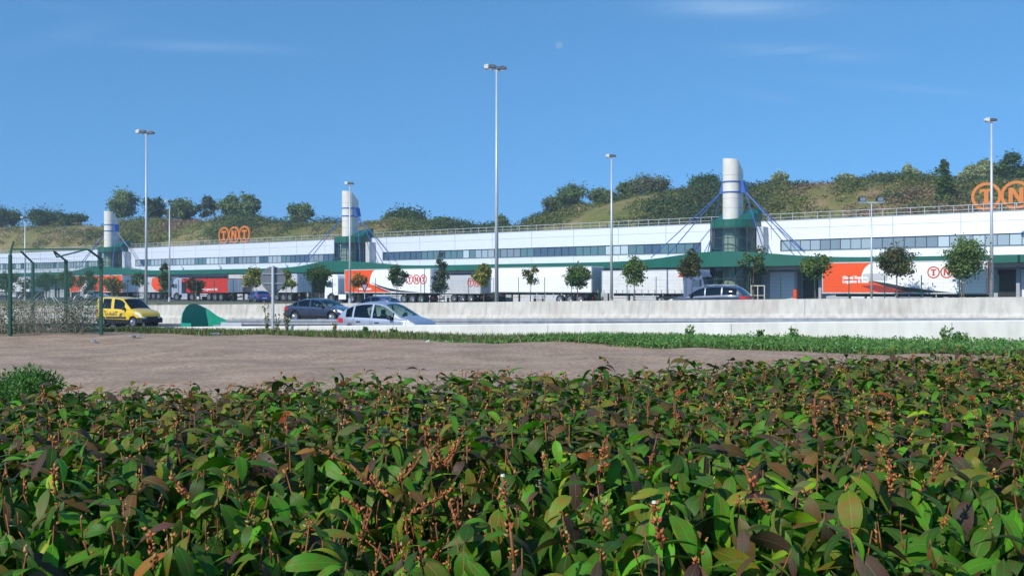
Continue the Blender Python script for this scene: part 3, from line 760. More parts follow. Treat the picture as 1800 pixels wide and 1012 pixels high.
t6 = trailer(328, 400, 84, 3.05, 1.15, 'red trailer with small white lettering behind a silver lorry cab', 'red', bodymat=red_v, ribs=3)
text_part(t6[0], 'lettering', 'www.Logistics & Mail', .44, lambda x, y: (t6[4](352)-x, .016, 1.45+y), white_v, .012)
t7 = trailer(402, 522, 88, 3.62, 1.2, 'grey curtain trailer between the red trailer and the dark dock opening', 'plain', bodymat=curtain, ribs=0)
t8 = trailer(122, 215, 80, 3.62, 1.15, 'bright orange trailer with a white patch, behind the green fence post', 'plain', bodymat=orange)
t8[5]([(t8[1]-2.5, 1.3), (t8[1]-4.2, 2.3), (t8[1]-4.6, 3.5), (t8[1]-6.2, 3.5), (t8[1]-6.3, 2.4), (t8[1]-4.6, 1.5), (t8[1]-3.4, 1.3)], .004, white_v)
text_part(t8[0], 'lettering', 'Logistics', .6, lambda x, y: (4.6-x, .016, 1.6+y), white_v, .02)
t9 = trailer(222, 288, 90, 3.45, 1.15, 'grey trailer with an orange rear third, left of the silver lorry cab', 'plain', bodymat=dirty_w)
t9[5]([(.1, 1.25), (.1, 3.35), (3.0, 3.35), (3.3, 2.3), (2.6, 1.6), (1.9, 1.25)], .004, orange)
t10 = trailer(-70, 52, 84, 3.6, 1.15, 'plain white trailer at the far left edge behind the fence', 'plain')

def tractor(px_rear, W, hgt, label, bodym, defl=None, flip=False, dist_off=0):
    """cab-over tractor. local x forward. standing in front of a trailer whose front is at picture column px_rear"""
    x0, y0 = onw(px_rear, W)
    rz = math.atan2(.6, -.8)
    t = empty('lorry_cab', (x0, y0, -.05), rz, label, 'lorry', 'lorry cabs pulling the trailers')
    s = hgt/3.75
    # profile of the cab in x,z
    m = MB()
    prof_ = [(1.05, .95), (1.05, 3.15), (1.2, 3.55), (2.1, 3.72), (2.75, 3.45), (3.05, 2.95), (3.32, 1.95), (3.38, 1.2), (3.36, .55), (2.95, .40), (2.9, .95)]
    prof_ = [(x, z*s) for x, z in prof_]
    m.prism(prof_, -2.42, -.06); cab = m.build('cab', bodym, t, bevel=.07)
    m = MB(); m.prism([(2.0, 2.0*s), (2.0, 2.7*s), (2.72, 2.7*s), (2.98, 2.0*s)], -.065, -.045); m.prism([(2.0, 2.0*s), (2.0, 2.7*s), (2.72, 2.7*s), (2.98, 2.0*s)], -2.435, -2.415); m.build('side_window', dark_glass if False else pane_mats[0], cab)
    m = MB(); m.add([(3.335, -2.3, 2.0*s), (3.335, -.18, 2.0*s), (3.09, -.25, 2.92*s), (3.09, -2.23, 2.92*s)], [(0, 1, 2, 3)]); m.build('windscreen', pane_mats[0], cab)
    m = MB(); m.box(3.1, 3.42, -2.3, -.18, 2.92*s, 3.02*s); m.build('sun_visor', blk, cab)
    m = MB()
    for k in range(5): m.box(3.34, 3.41, -2.1, -.38, (.75+k*.2)*s, (.84+k*.2)*s)
    m.build('grille', blk, cab)
    m = MB(); m.box(3.28, 3.42, -.5, -.12, .55*s, .75*s); m.box(3.28, 3.42, -2.36, -1.98, .55*s, .75*s); m.build('headlight', lampglass, cab)
    m = MB()
    for q in (-.02, -2.46): m.box(2.85, 2.98, q-.1, q+.16, 2.15*s, 2.75*s)
    m.build('mirror', blk, cab)
    m = MB()
    for k in range(3): m.box(1.35, 1.9, -.058, -.04, (2.2+.01)*s+k*.12, (2.24)*s+k*.12)
    m.box(2.0, 2.03, -.059, -.05, .9*s, 2.9*s); m.box(1.08, 2.9, -.059, -.05, 1.3*s, 1.34*s); m.build('trim', seam_m, cab)
    m = MB(); m.box(-2.2, 2.9, -1.75, -1.55, .6, .9); m.box(-2.2, 2.9, -.95, -.75, .6, .9); m.box(-.1, .75, -.65, -.15, .45, .98); m.build('chassis', blk, t)
    m = MB(); m.box(-.3, .95, -.14, -.08, .4, 1.0); m.build('side_skirt', bodym, t)
    m = MB(); m.tube((2.15, -.30, .5), (2.15, -.045, .5), .66, n=22); m.build('wheel_arch', blk, t)
    wheel_part(t, 2.15, -.21, .5, .34); wheel_part(t, -1.3, -.25, .5, .36); wheel_part(t, 2.15, -2.28, .5, .34, side=-1); wheel_part(t, -1.3, -2.25, .5, .36, side=-1)
    if defl:
        m = MB(); m.prism([(.4, 3.0*s), (1.1, 3.0*s), (1.1, 3.56*s), (.9, 3.6*s)], -2.3, -.2); m.build('deflector', defl, t)
    return t
tractor(604, 82.6, 3.45, 'white lorry cab in front of the orange and white trailer, near the blue saloon', white_v)
tractor(326, 83.8, 3.25, 'silver lorry cab with a red roof deflector before the red trailer', mat('silver_cab', (.45, .50, .58), .35, .3), red_v)
# cab at the right of the low trailer, facing right
x0, y0 = onw(1222, 88.5)
tq = tractor(1247, 90.5, 3.5, 'dark blue lorry cab with a red roof, half hidden by the olive tree', mat('blue_cab', (.12, .16, .28), .35), red_v)
tq.rotation_euler[2] = math.atan2(-.6, .8); tq.location = (x0-1.1*.8+.6*2.2-1.2, y0+1.1*.6+.8*1.0, -.05)

# ------------------------------------------------------------------ cars
def interp(tab, x):
    if x <= tab[0][0]: return tab[0][1]
    for (a, ya), (b, yb) in zip(tab, tab[1:]):
        if x <= b:
            k = (x-a)/(b-a); return ya+(yb-ya)*k
    return tab[-1][1]
def smooth_tab(tab, x):
    return (interp(tab, x-.05)+interp(tab, x)+interp(tab, x+.05)+interp(tab, x-.025)+interp(tab, x+.025))/5
def car(name, loc, rz, label, cat, Lc, Wc, top, belt, wheels, wr, xwin, wind, rear, body, glass=None, rim=rim_m, sill=.22, tumble=.34, nose_low=None, rails=False, sideglass=None):
    """top/belt: tables x->z.  xwin: list of (x0,x1) side windows. wind: (x_cowl, x_roof). rear: (x_low, x_roof)."""
    t = empty(name, loc, rz, label, cat)
    X0, X1 = -Lc/2, Lc/2
    st = set(round(X0+i*(Lc/60), 3) for i in range(61))
    for a, b in xwin: st |= {a, b}
    st |= {wind[0], wind[1], rear[0], rear[1]}
    st = sorted(st); st2 = [st[0]]
    key = {q for ab in xwin for q in ab} | {wind[0], wind[1], rear[0], rear[1], X0, X1}
    for x in st[1:]:
        if x-st2[-1] < .03:
            if x in key: st2[-1] = x if st2[-1] not in key else st2[-1]
            continue
        st2.append(x)
    st = st2
    def hw(x):
        u = (x)/(Lc/2)
        return Wc/2*(1-.20*abs(u)**(5 if u > 0 else 7))
    nrow = 22
    def sect(x):
        zt = smooth_tab(top, x); zb = min(interp(belt, x), zt-.045); h = hw(x)
        zs = sill+ (0.10*max(0, abs(x)/(Lc/2)-.88)/.12)
        g = zt-zb; hr = h*.965-tumble*max(0, g-.08)
        rows = []
        for i in range(10):
            k = i/9; z = zs+(zb-.06-zs)*k
            yy = h*(.93+.07*math.sin(min(1, k*1.25)*math.pi/2)) - (.012 if .36 < k < .52 else 0)
            rows.append((yy, z))
        rows.append((h*.992, zb-.03)); rows.append((h*.965, zb))
        B_ = (h*.965, zb); Rr = (hr, zt-min(.075, g*.5))
        for k in (.04, .35, .66, .93, 1.0):
            bulge = .02*math.sin(k*math.pi)
            rows.append((B_[0]+(Rr[0]-B_[0])*k+bulge, B_[1]+(Rr[1]-B_[1])*k))
        d = min(.075, g*.5)
        for k in (.9, .66, .33, 0): rows.append((hr*k, zt-d*k**3.2))
        return rows
    NR = len(sect(0)); pts = []; 
    for x in st:
        rws = sect(x); pts.append([(x, -y, z) for y, z in rws] + [(x, y, z) for y, z in rws[::-1][1:]])
    NC = 2*NR-1
    flat = [p for r_ in pts for p in r_]
    Ra = wr+.065
    fl = []
    for p in flat:
        x, y, z = p
        for wx in wheels:
            d = math.hypot(x-wx, z-wr)
            if abs(d-Ra) < .075 and z < wr+Ra+.08 and d > 1e-4:
                x, z = wx+(x-wx)*Ra/d, wr+(z-wr)*Ra/d
        fl.append((x, y, z))
    fb, fg, fs_, fp = [], [], [], []
    for i in range(len(st)-1):
        xm = (st[i]+st[i+1])/2
        for j in range(NC-1):
            jj = j if j < NR-1 else NC-2-j
            f = (i*NC+j, i*NC+j+1, (i+1)*NC+j+1, (i+1)*NC+j)
            cx = sum(flat[q][0] for q in f)/4; cz = sum(flat[q][2] for q in f)/4
            if jj < 11 and any(math.hypot(cx-wx, cz-wr) < Ra for wx in wheels): continue
            if 12 <= jj < 15 and any(a < xm < b for a, b in xwin): fs_.append(f); continue
            if 17 <= jj < 21 and (wind[1] < xm < wind[0]): fg.append(f); continue
            if 17 <= jj < 21 and (rear[0] < xm < rear[1]): fp.append(f); continue
            if jj <= 2: fb.append((f, 1))
            else: fb.append((f, 0))
    m = MB()
    m.v = fl; m.f = [f[::-1] for f, _ in fb]; m.m = [k for _, k in fb]
    m.f += [tuple(range(NC)), tuple(range((len(st)-1)*NC, len(st)*NC))[::-1]]; m.m += [0, 0]
    bo = m.build('body', [body, blk], t, smooth=True)
    for p_ in bo.data.polygons[-2:]: p_.use_smooth = False
    def sub(nm, fs, mt, parent):
        used = sorted({q for f in fs for q in f}); mp_ = {q: k for k, q in enumerate(used)}
        q = MB(); q.v = [fl[k] for k in used]; q.f = [tuple(mp_[a] for a in f[::-1]) for f in fs]; q.m = [0]*len(fs); return q.build(nm, mt, parent, smooth=True)
    g = glass or car_glass
    if fg: sub('windscreen', fg, g, t)
    if fp: sub('rear_window', fp, sideglass or g, t)
    for a, b in xwin:
        for sgn in (-1, 1):
            fs = [f for f in fs_ if a < (fl[f[0]][0]+fl[f[2]][0])/2 < b and fl[f[0]][1]*sgn > 0]
            if fs: sub('side_window', fs, sideglass or g, t)
    # interior
    q = MB(); zb0 = interp(belt, 0)
    q.box(X0+.4, X1-.9, -Wc/2+.12, Wc/2-.12, .3, .36); q.box(X1-1.35, X1-1.0, -Wc/2+.14, Wc/2-.14, .6, min(zb0-.03, interp(top, X1-1.2)-.12))
    q.build('interior', blk, t)
    for sx_ in (.15, -.75):
        for sy in (-.38, .38):
            q = MB(); q.box(sx_-.5, sx_, sy-.22, sy+.22, .4, .55)
            q.prism([(sx_-.5, .5), (sx_-.62, zb0+.12), (sx_-.52, zb0+.14), (sx_-.36, .52)], sy-.22, sy+.22); q.box(sx_-.62, sx_-.52, sy-.12, sy+.12, zb0+.14, zb0+.34)
            q.build('seat', mat('seat_cloth', (.035, .038, .045), .9), t, bevel=.03)
    q = MB(); q.tube((.62, .36, .95), (.60, .36, .955), .18, n=20); q.build('steering_wheel', blk, t)
    # wheel arches and wheels
    for wx in wheels:
        for sgn in (-1, 1):
            q = MB(); q.tube((wx, sgn*(Wc/2-.42), wr), (wx, sgn*(Wc/2-.05), wr), Ra+.012, n=26, cap=False)
            vs = [(wx+(Ra+.012)*math.cos(2*math.pi*k/26), sgn*(Wc/2-.42), wr+(Ra+.012)*math.sin(2*math.pi*k/26)) for k in range(26)]
            q.add(vs, [tuple(range(26))]); q.build('wheel_arch', dark_m, t)
            wheel_part(t, wx, sgn*(Wc/2-.12), wr, .2, rim=rim, side=sgn, n=28)
    # seams, handles, mirrors, lamps
    def side_y(x, z):
        rws = sect(x)
        for (ya, za), (yb, zb_) in zip(rws, rws[1:]):
            if za <= z <= zb_: return ya+(yb-ya)*(z-za)/max(1e-6, zb_-za)
        return rws[5][0]
    q = MB()
    doorx = sorted({a for a, b in xwin[:3]} | {b for a, b in xwin[:2]})
    for x in doorx:
        zb_ = min(interp(belt, x), smooth_tab(top, x)-.05); z0_ = sill+.14
        if any(abs(x-wx) < Ra+.02 for wx in wheels): z0_ = wr+Ra+.03
        for sgn in (-1, 1):
            n_ = 6
            for k in range(n_):
                za = z0_+(zb_-.01-z0_)*k/n_; zc = z0_+(zb_-.01-z0_)*(k+1)/n_
                q.bar((x, sgn*(side_y(x, za)+.001), za), (x, sgn*(side_y(x, zc)+.001), zc), .008, .012)
    q.build('door_seam', blk, t)
    for a, b in xwin[:2]:
        for sgn in (-1, 1):
            x = a+.16; z = interp(belt, x)-.14; q = MB(); q.bar((x-.02, sgn*(side_y(x, z)+.02), z), (x+.17, sgn*(side_y(x, z)+.02), z+.005), .035, .035); q.build('door_handle', blk, t)
    for sgn in (-1, 1):
        x = wind[0]-.42; z = interp(belt, x)+.07; q = MB(); yy = sgn*(hw(x)*.97)
        q.prism([(x-.06, z-.07), (x-.10, z+.09), (x+.02, z+.10), (x+.10, z), (x+.06, z-.07)], yy+sgn*.02, yy+sgn*.20); q.build('mirror', blk, t, bevel=.02)
    fz = interp(top, X1-.32)
    for sgn in (-1, 1):
        q = MB(); xa = X1-.42
        for k in range(5):
            x = xa+k*.085; 
        zz = [fz-.20, fz-.06]
        p0 = []
        for k in range(6):
            x = X1-.52+k*.095; zt_ = min(smooth_tab(top, x)-.06, fz-.03)
            p0.append((x, sgn*(side_y(x, zt_-.03)+.012), zt_)); p0.append((x, sgn*(side_y(x, zt_-.16)+.012), zt_-.13-.015*k))
        q.add(p0, [(2*k, 2*k+2, 2*k+3, 2*k+1) for k in range(5)])
        yI = sgn*hw(X1)*.45
        q.box(X1-.03, X1+.012, min(yI, sgn*hw(X1)*.96), max(yI, sgn*hw(X1)*.96), p0[-1][2]-.01, p0[-2][2]+.01)
        q.build('headlight', lampglass, t)
        q = MB(); p0 = []
        zr = min(interp(belt, X0+.2), interp(top, X0+.12)-.06)
        for k in range(5):
            x = X0+.40-k*.098; p0.append((x, sgn*(side_y(x, zr-.02)+.012), zr-.02)); p0.append((x, sgn*(side_y(x, zr-.2)+.012), zr-.20))
        q.add(p0, [(2*k, 2*k+2, 2*k+3, 2*k+1) for k in range(4)])
        yI = sgn*hw(X0)*.55
        q.box(X0-.012, X0+.03, min(yI, sgn*hw(X0)*.97), max(yI, sgn*hw(X0)*.97), zr-.2, zr-.02); q.build('tail_light', redlens, t)
    q = MB(); q.box(X1-.02, X1+.02, -.26, .26, .38, .49); q.box(X0-.02, X0+.02, -.26, .26, .5, .61); q.build('number_plate', mat('plate_white', (.7, .7, .66), .4), t)
    q = MB(); q.box(X1-.04, X1+.014, -.45, .45, .54, .64); q.build('grille', blk, t)
    if rails:
        for sgn in (-1, 1):
            q = MB(); pts_ = [(x, sgn*(Wc/2-.33), smooth_tab(top, x)+.035-(.05 if x in (rear[1]+.25, wind[1]-.1) else 0)) for x in (rear[1]+.25, rear[1]+.4, -.6, 0, wind[1]-.3, wind[1]-.1)]
            q.path(pts_, .02, .02, 6); q.build('roof_rail', rim_m, t)
    t['_h'] = 0; del t['_h']
    return t, sect, hw, side_y
def cmat(name, c, metal=.35):
    if name in MATS: return MATS[name]
    m = mat(name, c, .28, metal, coat=1.0, var=.03, scale=2); n = m.node_tree     # painted outside, dark lining inside
    g = n.nodes.new('ShaderNodeNewGeometry'); d = n.nodes.new('ShaderNodeBsdfDiffuse'); d.inputs[0].default_value = (.03, .032, .036, 1)
    x = n.nodes.new('ShaderNodeMixShader'); n.links.new(g.outputs['Backfacing'], x.inputs[0]); n.links.new(n.nodes['Principled BSDF'].outputs[0], x.inputs[1]); n.links.new(d.outputs[0], x.inputs[2])
    n.links.new(x.outputs[0], n.nodes['Material Output'].inputs[0]); return m
RZ = math.atan2(-.454, .891)
# silver hatchback
x, y = onv(680, 32.75)
car('silver_hatchback', (x, y, gz(x, y)-.10), RZ, 'silver blue five door hatchback just behind the low white wall', 'car', 3.86, 1.67,
    [(-1.93, .62), (-1.90, .84), (-1.84, 1.0), (-1.68, 1.18), (-1.45, 1.34), (-1.1, 1.475), (-.7, 1.54), (-.3, 1.56), (.1, 1.53), (.42, 1.44), (.75, 1.25), (1.12, 1.02), (1.4, .93), (1.68, .82), (1.84, .70), (1.93, .52)],
    [(-1.93, .92), (-1.2, .92), (0, .88), (1.2, .85), (1.93, .8)], (-1.2, 1.25), .30,
    [(-1.02, -.22), (-.14, .86), (-1.42, -1.10)], (1.16, .34), (-1.86, -1.52), cmat('silver_paint', (.42, .45, .53)))
# blue saloon
x, y = onv(566, 48.0)
car('blue_saloon', (x, y, gz(x, y)+.004), RZ, 'dark blue saloon car between the silver hatchback and the round sign', 'car', 4.58, 1.77,
    [(-2.29, .6), (-2.25, .92), (-2.15, .98), (-1.9, 1.03), (-1.5, 1.20), (-1.1, 1.35), (-.6, 1.42), (-.1, 1.43), (.3, 1.38), (.7, 1.22), (1.15, .98), (1.6, .90), (2.0, .80), (2.2, .68), (2.29, .5)],
    [(-2.29, .93), (-1.4, .94), (0, .91), (1.2, .87), (2.29, .75)], (-1.36, 1.38), .315,
    [(-1.12, -.30), (-.22, .80), (-1.50, -1.18)], (1.15, .42), (-1.92, -1.25), cmat('dark_blue_paint', (.045, .065, .115)))
# dark estate SUV
x, y = onv(1246, 60.2)
car('dark_suv', (x, y, gz(x, y)+.004), RZ+math.pi, 'dark grey estate SUV driving left behind the concrete barrier', 'car', 5.08, 1.98,
    [(-2.54, .7), (-2.50, 1.06), (-2.36, 1.26), (-2.1, 1.50), (-1.85, 1.66), (-1.4, 1.72), (-.6, 1.735), (0, 1.70), (.45, 1.56), (.95, 1.27), (1.25, 1.12), (1.8, 1.04), (2.3, .90), (2.48, .72), (2.54, .55)],
    [(-2.54, 1.1), (-1.4, 1.12), (0, 1.07), (1.2, 1.02), (2.54, .9)], (-1.5, 1.5), .37,
    [(-1.0, -.05), (.03, .92), (-1.95, -1.08)], (1.25, .38), (-2.46, -1.95), cmat('graphite_paint', (.06, .075, .11)), sideglass=dark_glass, rails=True)
# yellow post van
x, y = onv(225, 43.0)
vt, vsect, vhw, vsy = car('yellow_van', (x, y, gz(x, y)+.004), RZ, 'yellow postal van with blue lettering left of the green cushion', 'van', 4.0, 1.67,
    [(-2.0, .7), (-1.97, 1.3), (-1.92, 1.68), (-1.80, 1.80), (-1.4, 1.825), (-.4, 1.82), (.15, 1.77), (.42, 1.68), (.78, 1.38), (1.08, 1.12), (1.45, 1.03), (1.75, .93), (1.92, .78), (2.0, .55)],
    [(-2.0, 1.06), (-1, 1.08), (0, 1.06), (1.1, 1.0), (2.0, .85)], (-1.3, 1.3), .31,
    [(-1.22, -.52), (-.28, .62)], (1.08, .38), (-1.99, -1.93), cmat('post_yellow_paint', (.78, .52, .02), 0), tumble=.14)
for sg in (-1, 1): q = MB(); q.bar((-.9, sg*.848, .58), (.75, sg*.848, .58), .02, .09); q.build('side_trim', blk, vt)
q = MB(); q.prism([(1.62, .26), (1.55, .58), (1.95, .60), (2.045, .50), (2.045, .26)], -.80, .80); q.build('bumper', blk, vt, bevel=.04)
bluev = mat('post_blue', (.03, .05, .22), .4)
text_part(vt, 'lettering', 'LA POSTE', .21, lambda x_, z_: (-.98+x_, -.857, .70+z_), bluev, .002, 1.1)
q = MB(); q.prism([(.20, .72), (.34, .84), (.52, .85), (.42, .80), (.47, .78), (.36, .75)], -.860, -.855); q.build('emblem', bluev, vt)
q = MB(); q.prism([(.16, .66), (.34, .72), (.46, .69), (.30, .66)], -.860, -.855); q.build('emblem', bluev, vt)

# small parked cars behind the fence
def parked(px, v, label, colr, rz, Lc=4.3):
    x, y = onv(px, v)
    return car('parked_car', (x, y, gz(x, y)+.01), rz, label, 'car', Lc, 1.75,
        [(-2.15, .6), (-2.1, .95), (-1.9, 1.05), (-1.5, 1.3), (-1.0, 1.42), (-.2, 1.45), (.3, 1.38), (.7, 1.2), (1.1, 1.0), (1.7, .9), (2.05, .75), (2.15, .5)],
        [(-2.15, .93), (0, .92), (2.15, .8)], (-1.3, 1.3), .31, [(-1.0, -.15), (-.07, .8)], (1.1, .4), (-1.9, -1.3), colr)
parked(455, 92.5, 'small blue car parked under the grey curtain trailer', cmat('bright_blue_paint', (.04, .10, .38)), RZ+2.6)
parked(660, 64.0, 'dark purple blue car whose roof shows above the silver hatchback', cmat('purple_blue_paint', (.05, .06, .17)), RZ+math.pi)
parked(165, 90.5, 'pale car parked behind the yellow van roof', cmat('pearl_paint', (.6, .62, .64)), RZ)

# ------------------------------------------------------------------ walls, barriers
m = MB()
ts = [-60+2*i for i in range(76)]
def wallp(t, k):
    d = [(0, -.25), (0, None), (.03, 0.), (.22, 0.), (.25, None), (.25, -.6)][k]
    x, y = TV(t, 30.75+d[0])
    z = WTOP(t)+(0 if k in (2, 3) else -.03) if d[1] is None or d[1] == 0. else gz(*TV(t, 30.7))+d[1]-.3
    return (x, y, z)
m.grid(lambda t, k: wallp(t, int(k)), ts, list(range(6)))
lw_ = tag(m.build('low_wall', conc_w), 'low pale concrete wall between the grass strip and the road', 'wall')
m = MB()
for k in range(24):
    t = -55+k*6.3; x, y = TV(t, 30.745); m.tube((x, y, WTOP(t)-.9), (x, y, WTOP(t)-.04), .012, n=5)
m.build('joint', seam_m, lw_)
m = MB()
PR = [(0, -.3), (0, .09), (.19, .27), (.26, 1.0), (.46, 1.0), (.53, .27), (.72, .09), (.72, -.3)]
def barp(t, k):
    d, h = PR[k]; x, y = TV(t, 51.0+d); b = BTOP(t)-1.0
    return (x, y, b+h)
m.grid(lambda t, k: barp(t, int(k)), [-60+2*i for i in range(100)], list(range(8)))
bar_ = tag(m.build('concrete_barrier', conc), 'long weathered concrete barrier dividing the two carriageways', 'barrier')
m = MB()
for k in range(20):
    t = -55+k*9.1+(.9 if k % 2 else 0); pts_ = [Vector(barp(t, j)) for j in (1, 2, 3)]
    off = Vector((-NX, -NY, 0))*.002
    m.path([p+off for p in pts_], .02, .02, 5)
m.build('joint', seam_m, bar_)
# guardrail
gt = empty('guardrail', (0, 0, 0), 0, 'galvanised steel guardrail between the silver hatchback and the concrete barrier', 'guardrail')
GV = 39.4
T_END = tv(*onv(398, GV))[0]
WB_ = [(0, 0), (-.06, .05), (-.06, .10), (0, .155), (-.06, .21), (-.06, .26), (0, .31), (.01, .31), (-.05, .26), (-.05, .21), (.01, .155), (-.05, .10), (-.05, .05), (.01, 0)]
m = MB()
tsg = [-60+2*i for i in range(int((T_END+60)/2)+1)]+[T_END]
m.grid(lambda t, k: (*TV(t, GV+WB_[int(k)][0]), roadz(t)-.17+.26+WB_[int(k)][1]), tsg, list(range(14)))
m.build('rail', rail_m, gt)
m = MB(); m.grid(lambda t, k: (*TV(t, GV+.42-WB_[int(k)][0]), roadz(t)-.17+.26+WB_[int(k)][1]), tsg, list(range(14))); m.build('rail', rail_m, gt)
for k in range(38):
    t = T_END-.6-k*2.5
    m = MB(); x, y = TV(t, GV+.2); m.box(x-.06, x+.06, y-.06, y+.06, gz(x, y)-.2, roadz(t)-.17+.55); m.build('post', rail_m, gt)
# green gore cushion: a curled nose open to the right
x, y = onv(339, GV+.25)
gc = empty('crash_cushion', (x, y, roadz(tv(x, y)[0])-.17), RZ, 'curved green plastic crash cushion at the end of the guardrail', 'crash cushion')
PL_ = [(.75, -.85, .40), (.30, -.85, .40), (.03, -.83, .42), (.0, -.74, .90), (.0, -.50, 1.24), (.0, -.2, 1.40), (.02, .15, 1.40), (.06, .52, 1.28), (.16, .80, 1.15), (.36, .86, 1.02), (.62, .84, .88), (.92, .76, .76), (1.25, .68, .67), (1.6, .6, .59), (1.82, .56, .56)]
m = MB(); pts_ = []; K = 52
for i in range(K+1):
    q_ = i/K*(len(PL_)-1); a_ = min(int(q_), len(PL_)-2); f_ = q_-a_; A_, B_ = PL_[a_], PL_[a_+1]
    pts_.append(tuple(A_[k]*(1-f_)+B_[k]*f_ for k in range(3)))
vs = [(a, b, -.05) for a, b, h in pts_]+[(a-.05*(h/1.4)**2, b, h*.5) for a, b, h in pts_]+[(a-.02*(h/1.4)**2, b+.05*(h/1.4)**2, h) for a, b, h in pts_]
n_ = K+1
m.add(vs, [(r_*n_+i, r_*n_+i+1, (r_+1)*n_+i+1, (r_+1)*n_+i) for r_ in range(2) for i in range(K)])
ob = m.build('shell', teal, gc, smooth=False); sd = ob.modifiers.new('solid', 'SOLIDIFY'); sd.thickness = .04
m = MB(); m.box(1.6, 2.15, -.2, .2, 0, .3); m.build('core', rail_m, gc, bevel=.03)
m = MB(); m.box(2.3, 3.7, -.35, -.32, .10, .46); m.build('end_plate', steel_p, gc)

# ------------------------------------------------------------------ security fence at left
gd = green_dark
def fpt(px, py, Y): return Vector(((px-900)*Y/F, Y, Hh(py, Y)))
PA, PD, PC, PB = (18, 37.4, 592, 448), (178, 38.0, 589, 454), (116, 40.5, 586, 457), (58, 43.6, 584, 461)
sf = empty('security_fence', (0, 0, 0), 0, 'dark green welded mesh security fence with leaning arms at the left edge', 'fence')
def post_at(px, Y, yb, yt):
    b = fpt(px, yb, Y); tp = fpt(px, yt, Y); return b, tp
P_ = [post_at(*(q[0], q[1], q[2], q[3])) for q in (PA, PD, PC, PB)]
tips = [fpt(20, 438, 37.4), fpt(154, 438, 37.2), fpt(94, 441, 40), fpt(36, 441, 43)]
extra = fpt(24, 424, 37.4)
for i, (b, tp) in enumerate(P_):
    m = MB(); b2 = Vector((b.x, b.y, min(b.z, sand_h(b.x, b.y))-.1)); m.bar(b2, tp, .13, .09)
    p_ = m.build('post', gd, sf); q = MB()
    q.bar(tp-Vector((0, 0, .03)), tips[i], .06, .06)
    if i == 0: q.bar(tips[0], extra, .05, .05)
    q.build('arm', gd, p_)
ends = [Vector((P_[0][0].x-(P_[1][0].x-P_[0][0].x)*.9-2.2, P_[0][0].y-3.6, P_[0][0].z)), None]
lft = fpt(-90, 583, 47); lft_t = fpt(-90, 463, 47)
runs = [(P_[1], P_[0]), (P_[1], P_[2]), (P_[2], P_[3]), (P_[3], (lft, lft_t)), (P_[0], (fpt(-110, 594, 37.0), fpt(-110, 446, 37.0)))]
for a, b in runs:
    m = MB(); L_ = (b[0]-a[0]).length; n_ = int(L_/.07)
    for k in range(1, n_):
        u = k/n_; p0 = a[0].lerp(b[0], u); p1 = a[1].lerp(b[1], u); m.bar(p0+Vector((0, 0, .05)), p1-Vector((0, 0, .08)), .0048, .0048)
    for k in range(15):
        w_ = k/14; p0 = a[0].lerp(a[1], .02+w_*.94); p1 = b[0].lerp(b[1], .02+w_*.94); m.bar(p0, p1, .008, .008)
    m.build('mesh_panel', mat('mesh_green', (.03, .09, .06), .45), sf)
m = MB(); m.bar(tips[0], tips[1], .06, .06); m.build('top_rail', gd, sf)
m = MB(); m.bar(fpt(100, 452, 40.3), tips[1], .05, .05); m.bar(tips[2], fpt(100, 452, 40.3), .04, .04); m.build('brace', gd, sf)
m = MB()
for a, b in ((tips[1], tips[2]), (tips[2], tips[3])):
    for k in range(3): m.tube(a.lerp(P_[1][1] if a is tips[1] else P_[2][1], k*.35), b.lerp(P_[2][1] if a is tips[1] else P_[3][1], k*.35), .006, n=4)
m.build('barbed_wire', steel, sf)
# coil of razor wire on the bramble
m = MB(); pts_ = []
for k in range(150):
    a = k*.36+1.3*math.sin(k*.21); u = k/150; c = fpt(40, 528, 37.6).lerp(fpt(172, 530, 37.0), u); pts_.append(c+Vector((.22*math.cos(a*.83), .2*math.cos(a), (.20+.12*math.sin(u*17))*math.sin(a)+.12*math.sin(u*9))))
m.path(pts_, .008, .008, 4); tag(m.build('razor_wire', steel), 'loose silver razor wire coil lying on the brambles', 'wire')
# brambles behind the fence
rg = rnd(11)
br = empty('bramble', (-17.3, 38.9, -.25), 0, 'dry tangled bramble thicket with pale twigs behind the green mesh fence', 'bramble')
m = MB()
for k in range(300):
    x = rg.uniform(-3.6, .7); y = rg.uniform(-.4, 1.5); h = rg.uniform(.3, 1.35)*(1 if x > -1.5 else 1.15); a = rg.uniform(0, 6.28); l = rg.uniform(.2, .8)
    m.path([(x, y, 0), (x+l*.3*math.cos(a), y+l*.3*math.sin(a), h*.6), (x+l*math.cos(a), y+l*math.sin(a), h), (x+1.4*l*math.cos(a), y+1.4*l*math.sin(a), h*.8)], .010, .005, 4)
m.build('twigs', mat('dry_twig', (.44, .36, .29), .9, var=.3, scale=3), br)
n = 6500; pos = np.stack([rg.uniform(-3.6, .95, n), rg.uniform(-.5, 1.6, n), rg.uniform(.02, 1.0, n)**1.7*1.4], 1)
pos[:1500, 0] = .1+.25*rg.normal(size=1500)
pos[1500:2600, 0] = -2.3+.4*rg.normal(size=1100)
X, Y, Z = basis(rg.normal(size=(n, 3)), rg.normal(size=(n, 3)))
pal = np.array([(.10, .12, .045), (.26, .20, .13), (.06, .09, .03), (.34, .28, .21), (.10, .11, .04)]); cols = pal[rg.integers(0, 5, n)]; cols[:2600] = pal[np.array([0, 2, 4])[rg.integers(0, 3, 2600)]]
link('leaves', leaf_mesh('leaves', pos, X, Y, Z, .045+.05*rg.random(n), cols, leaf_far), br)

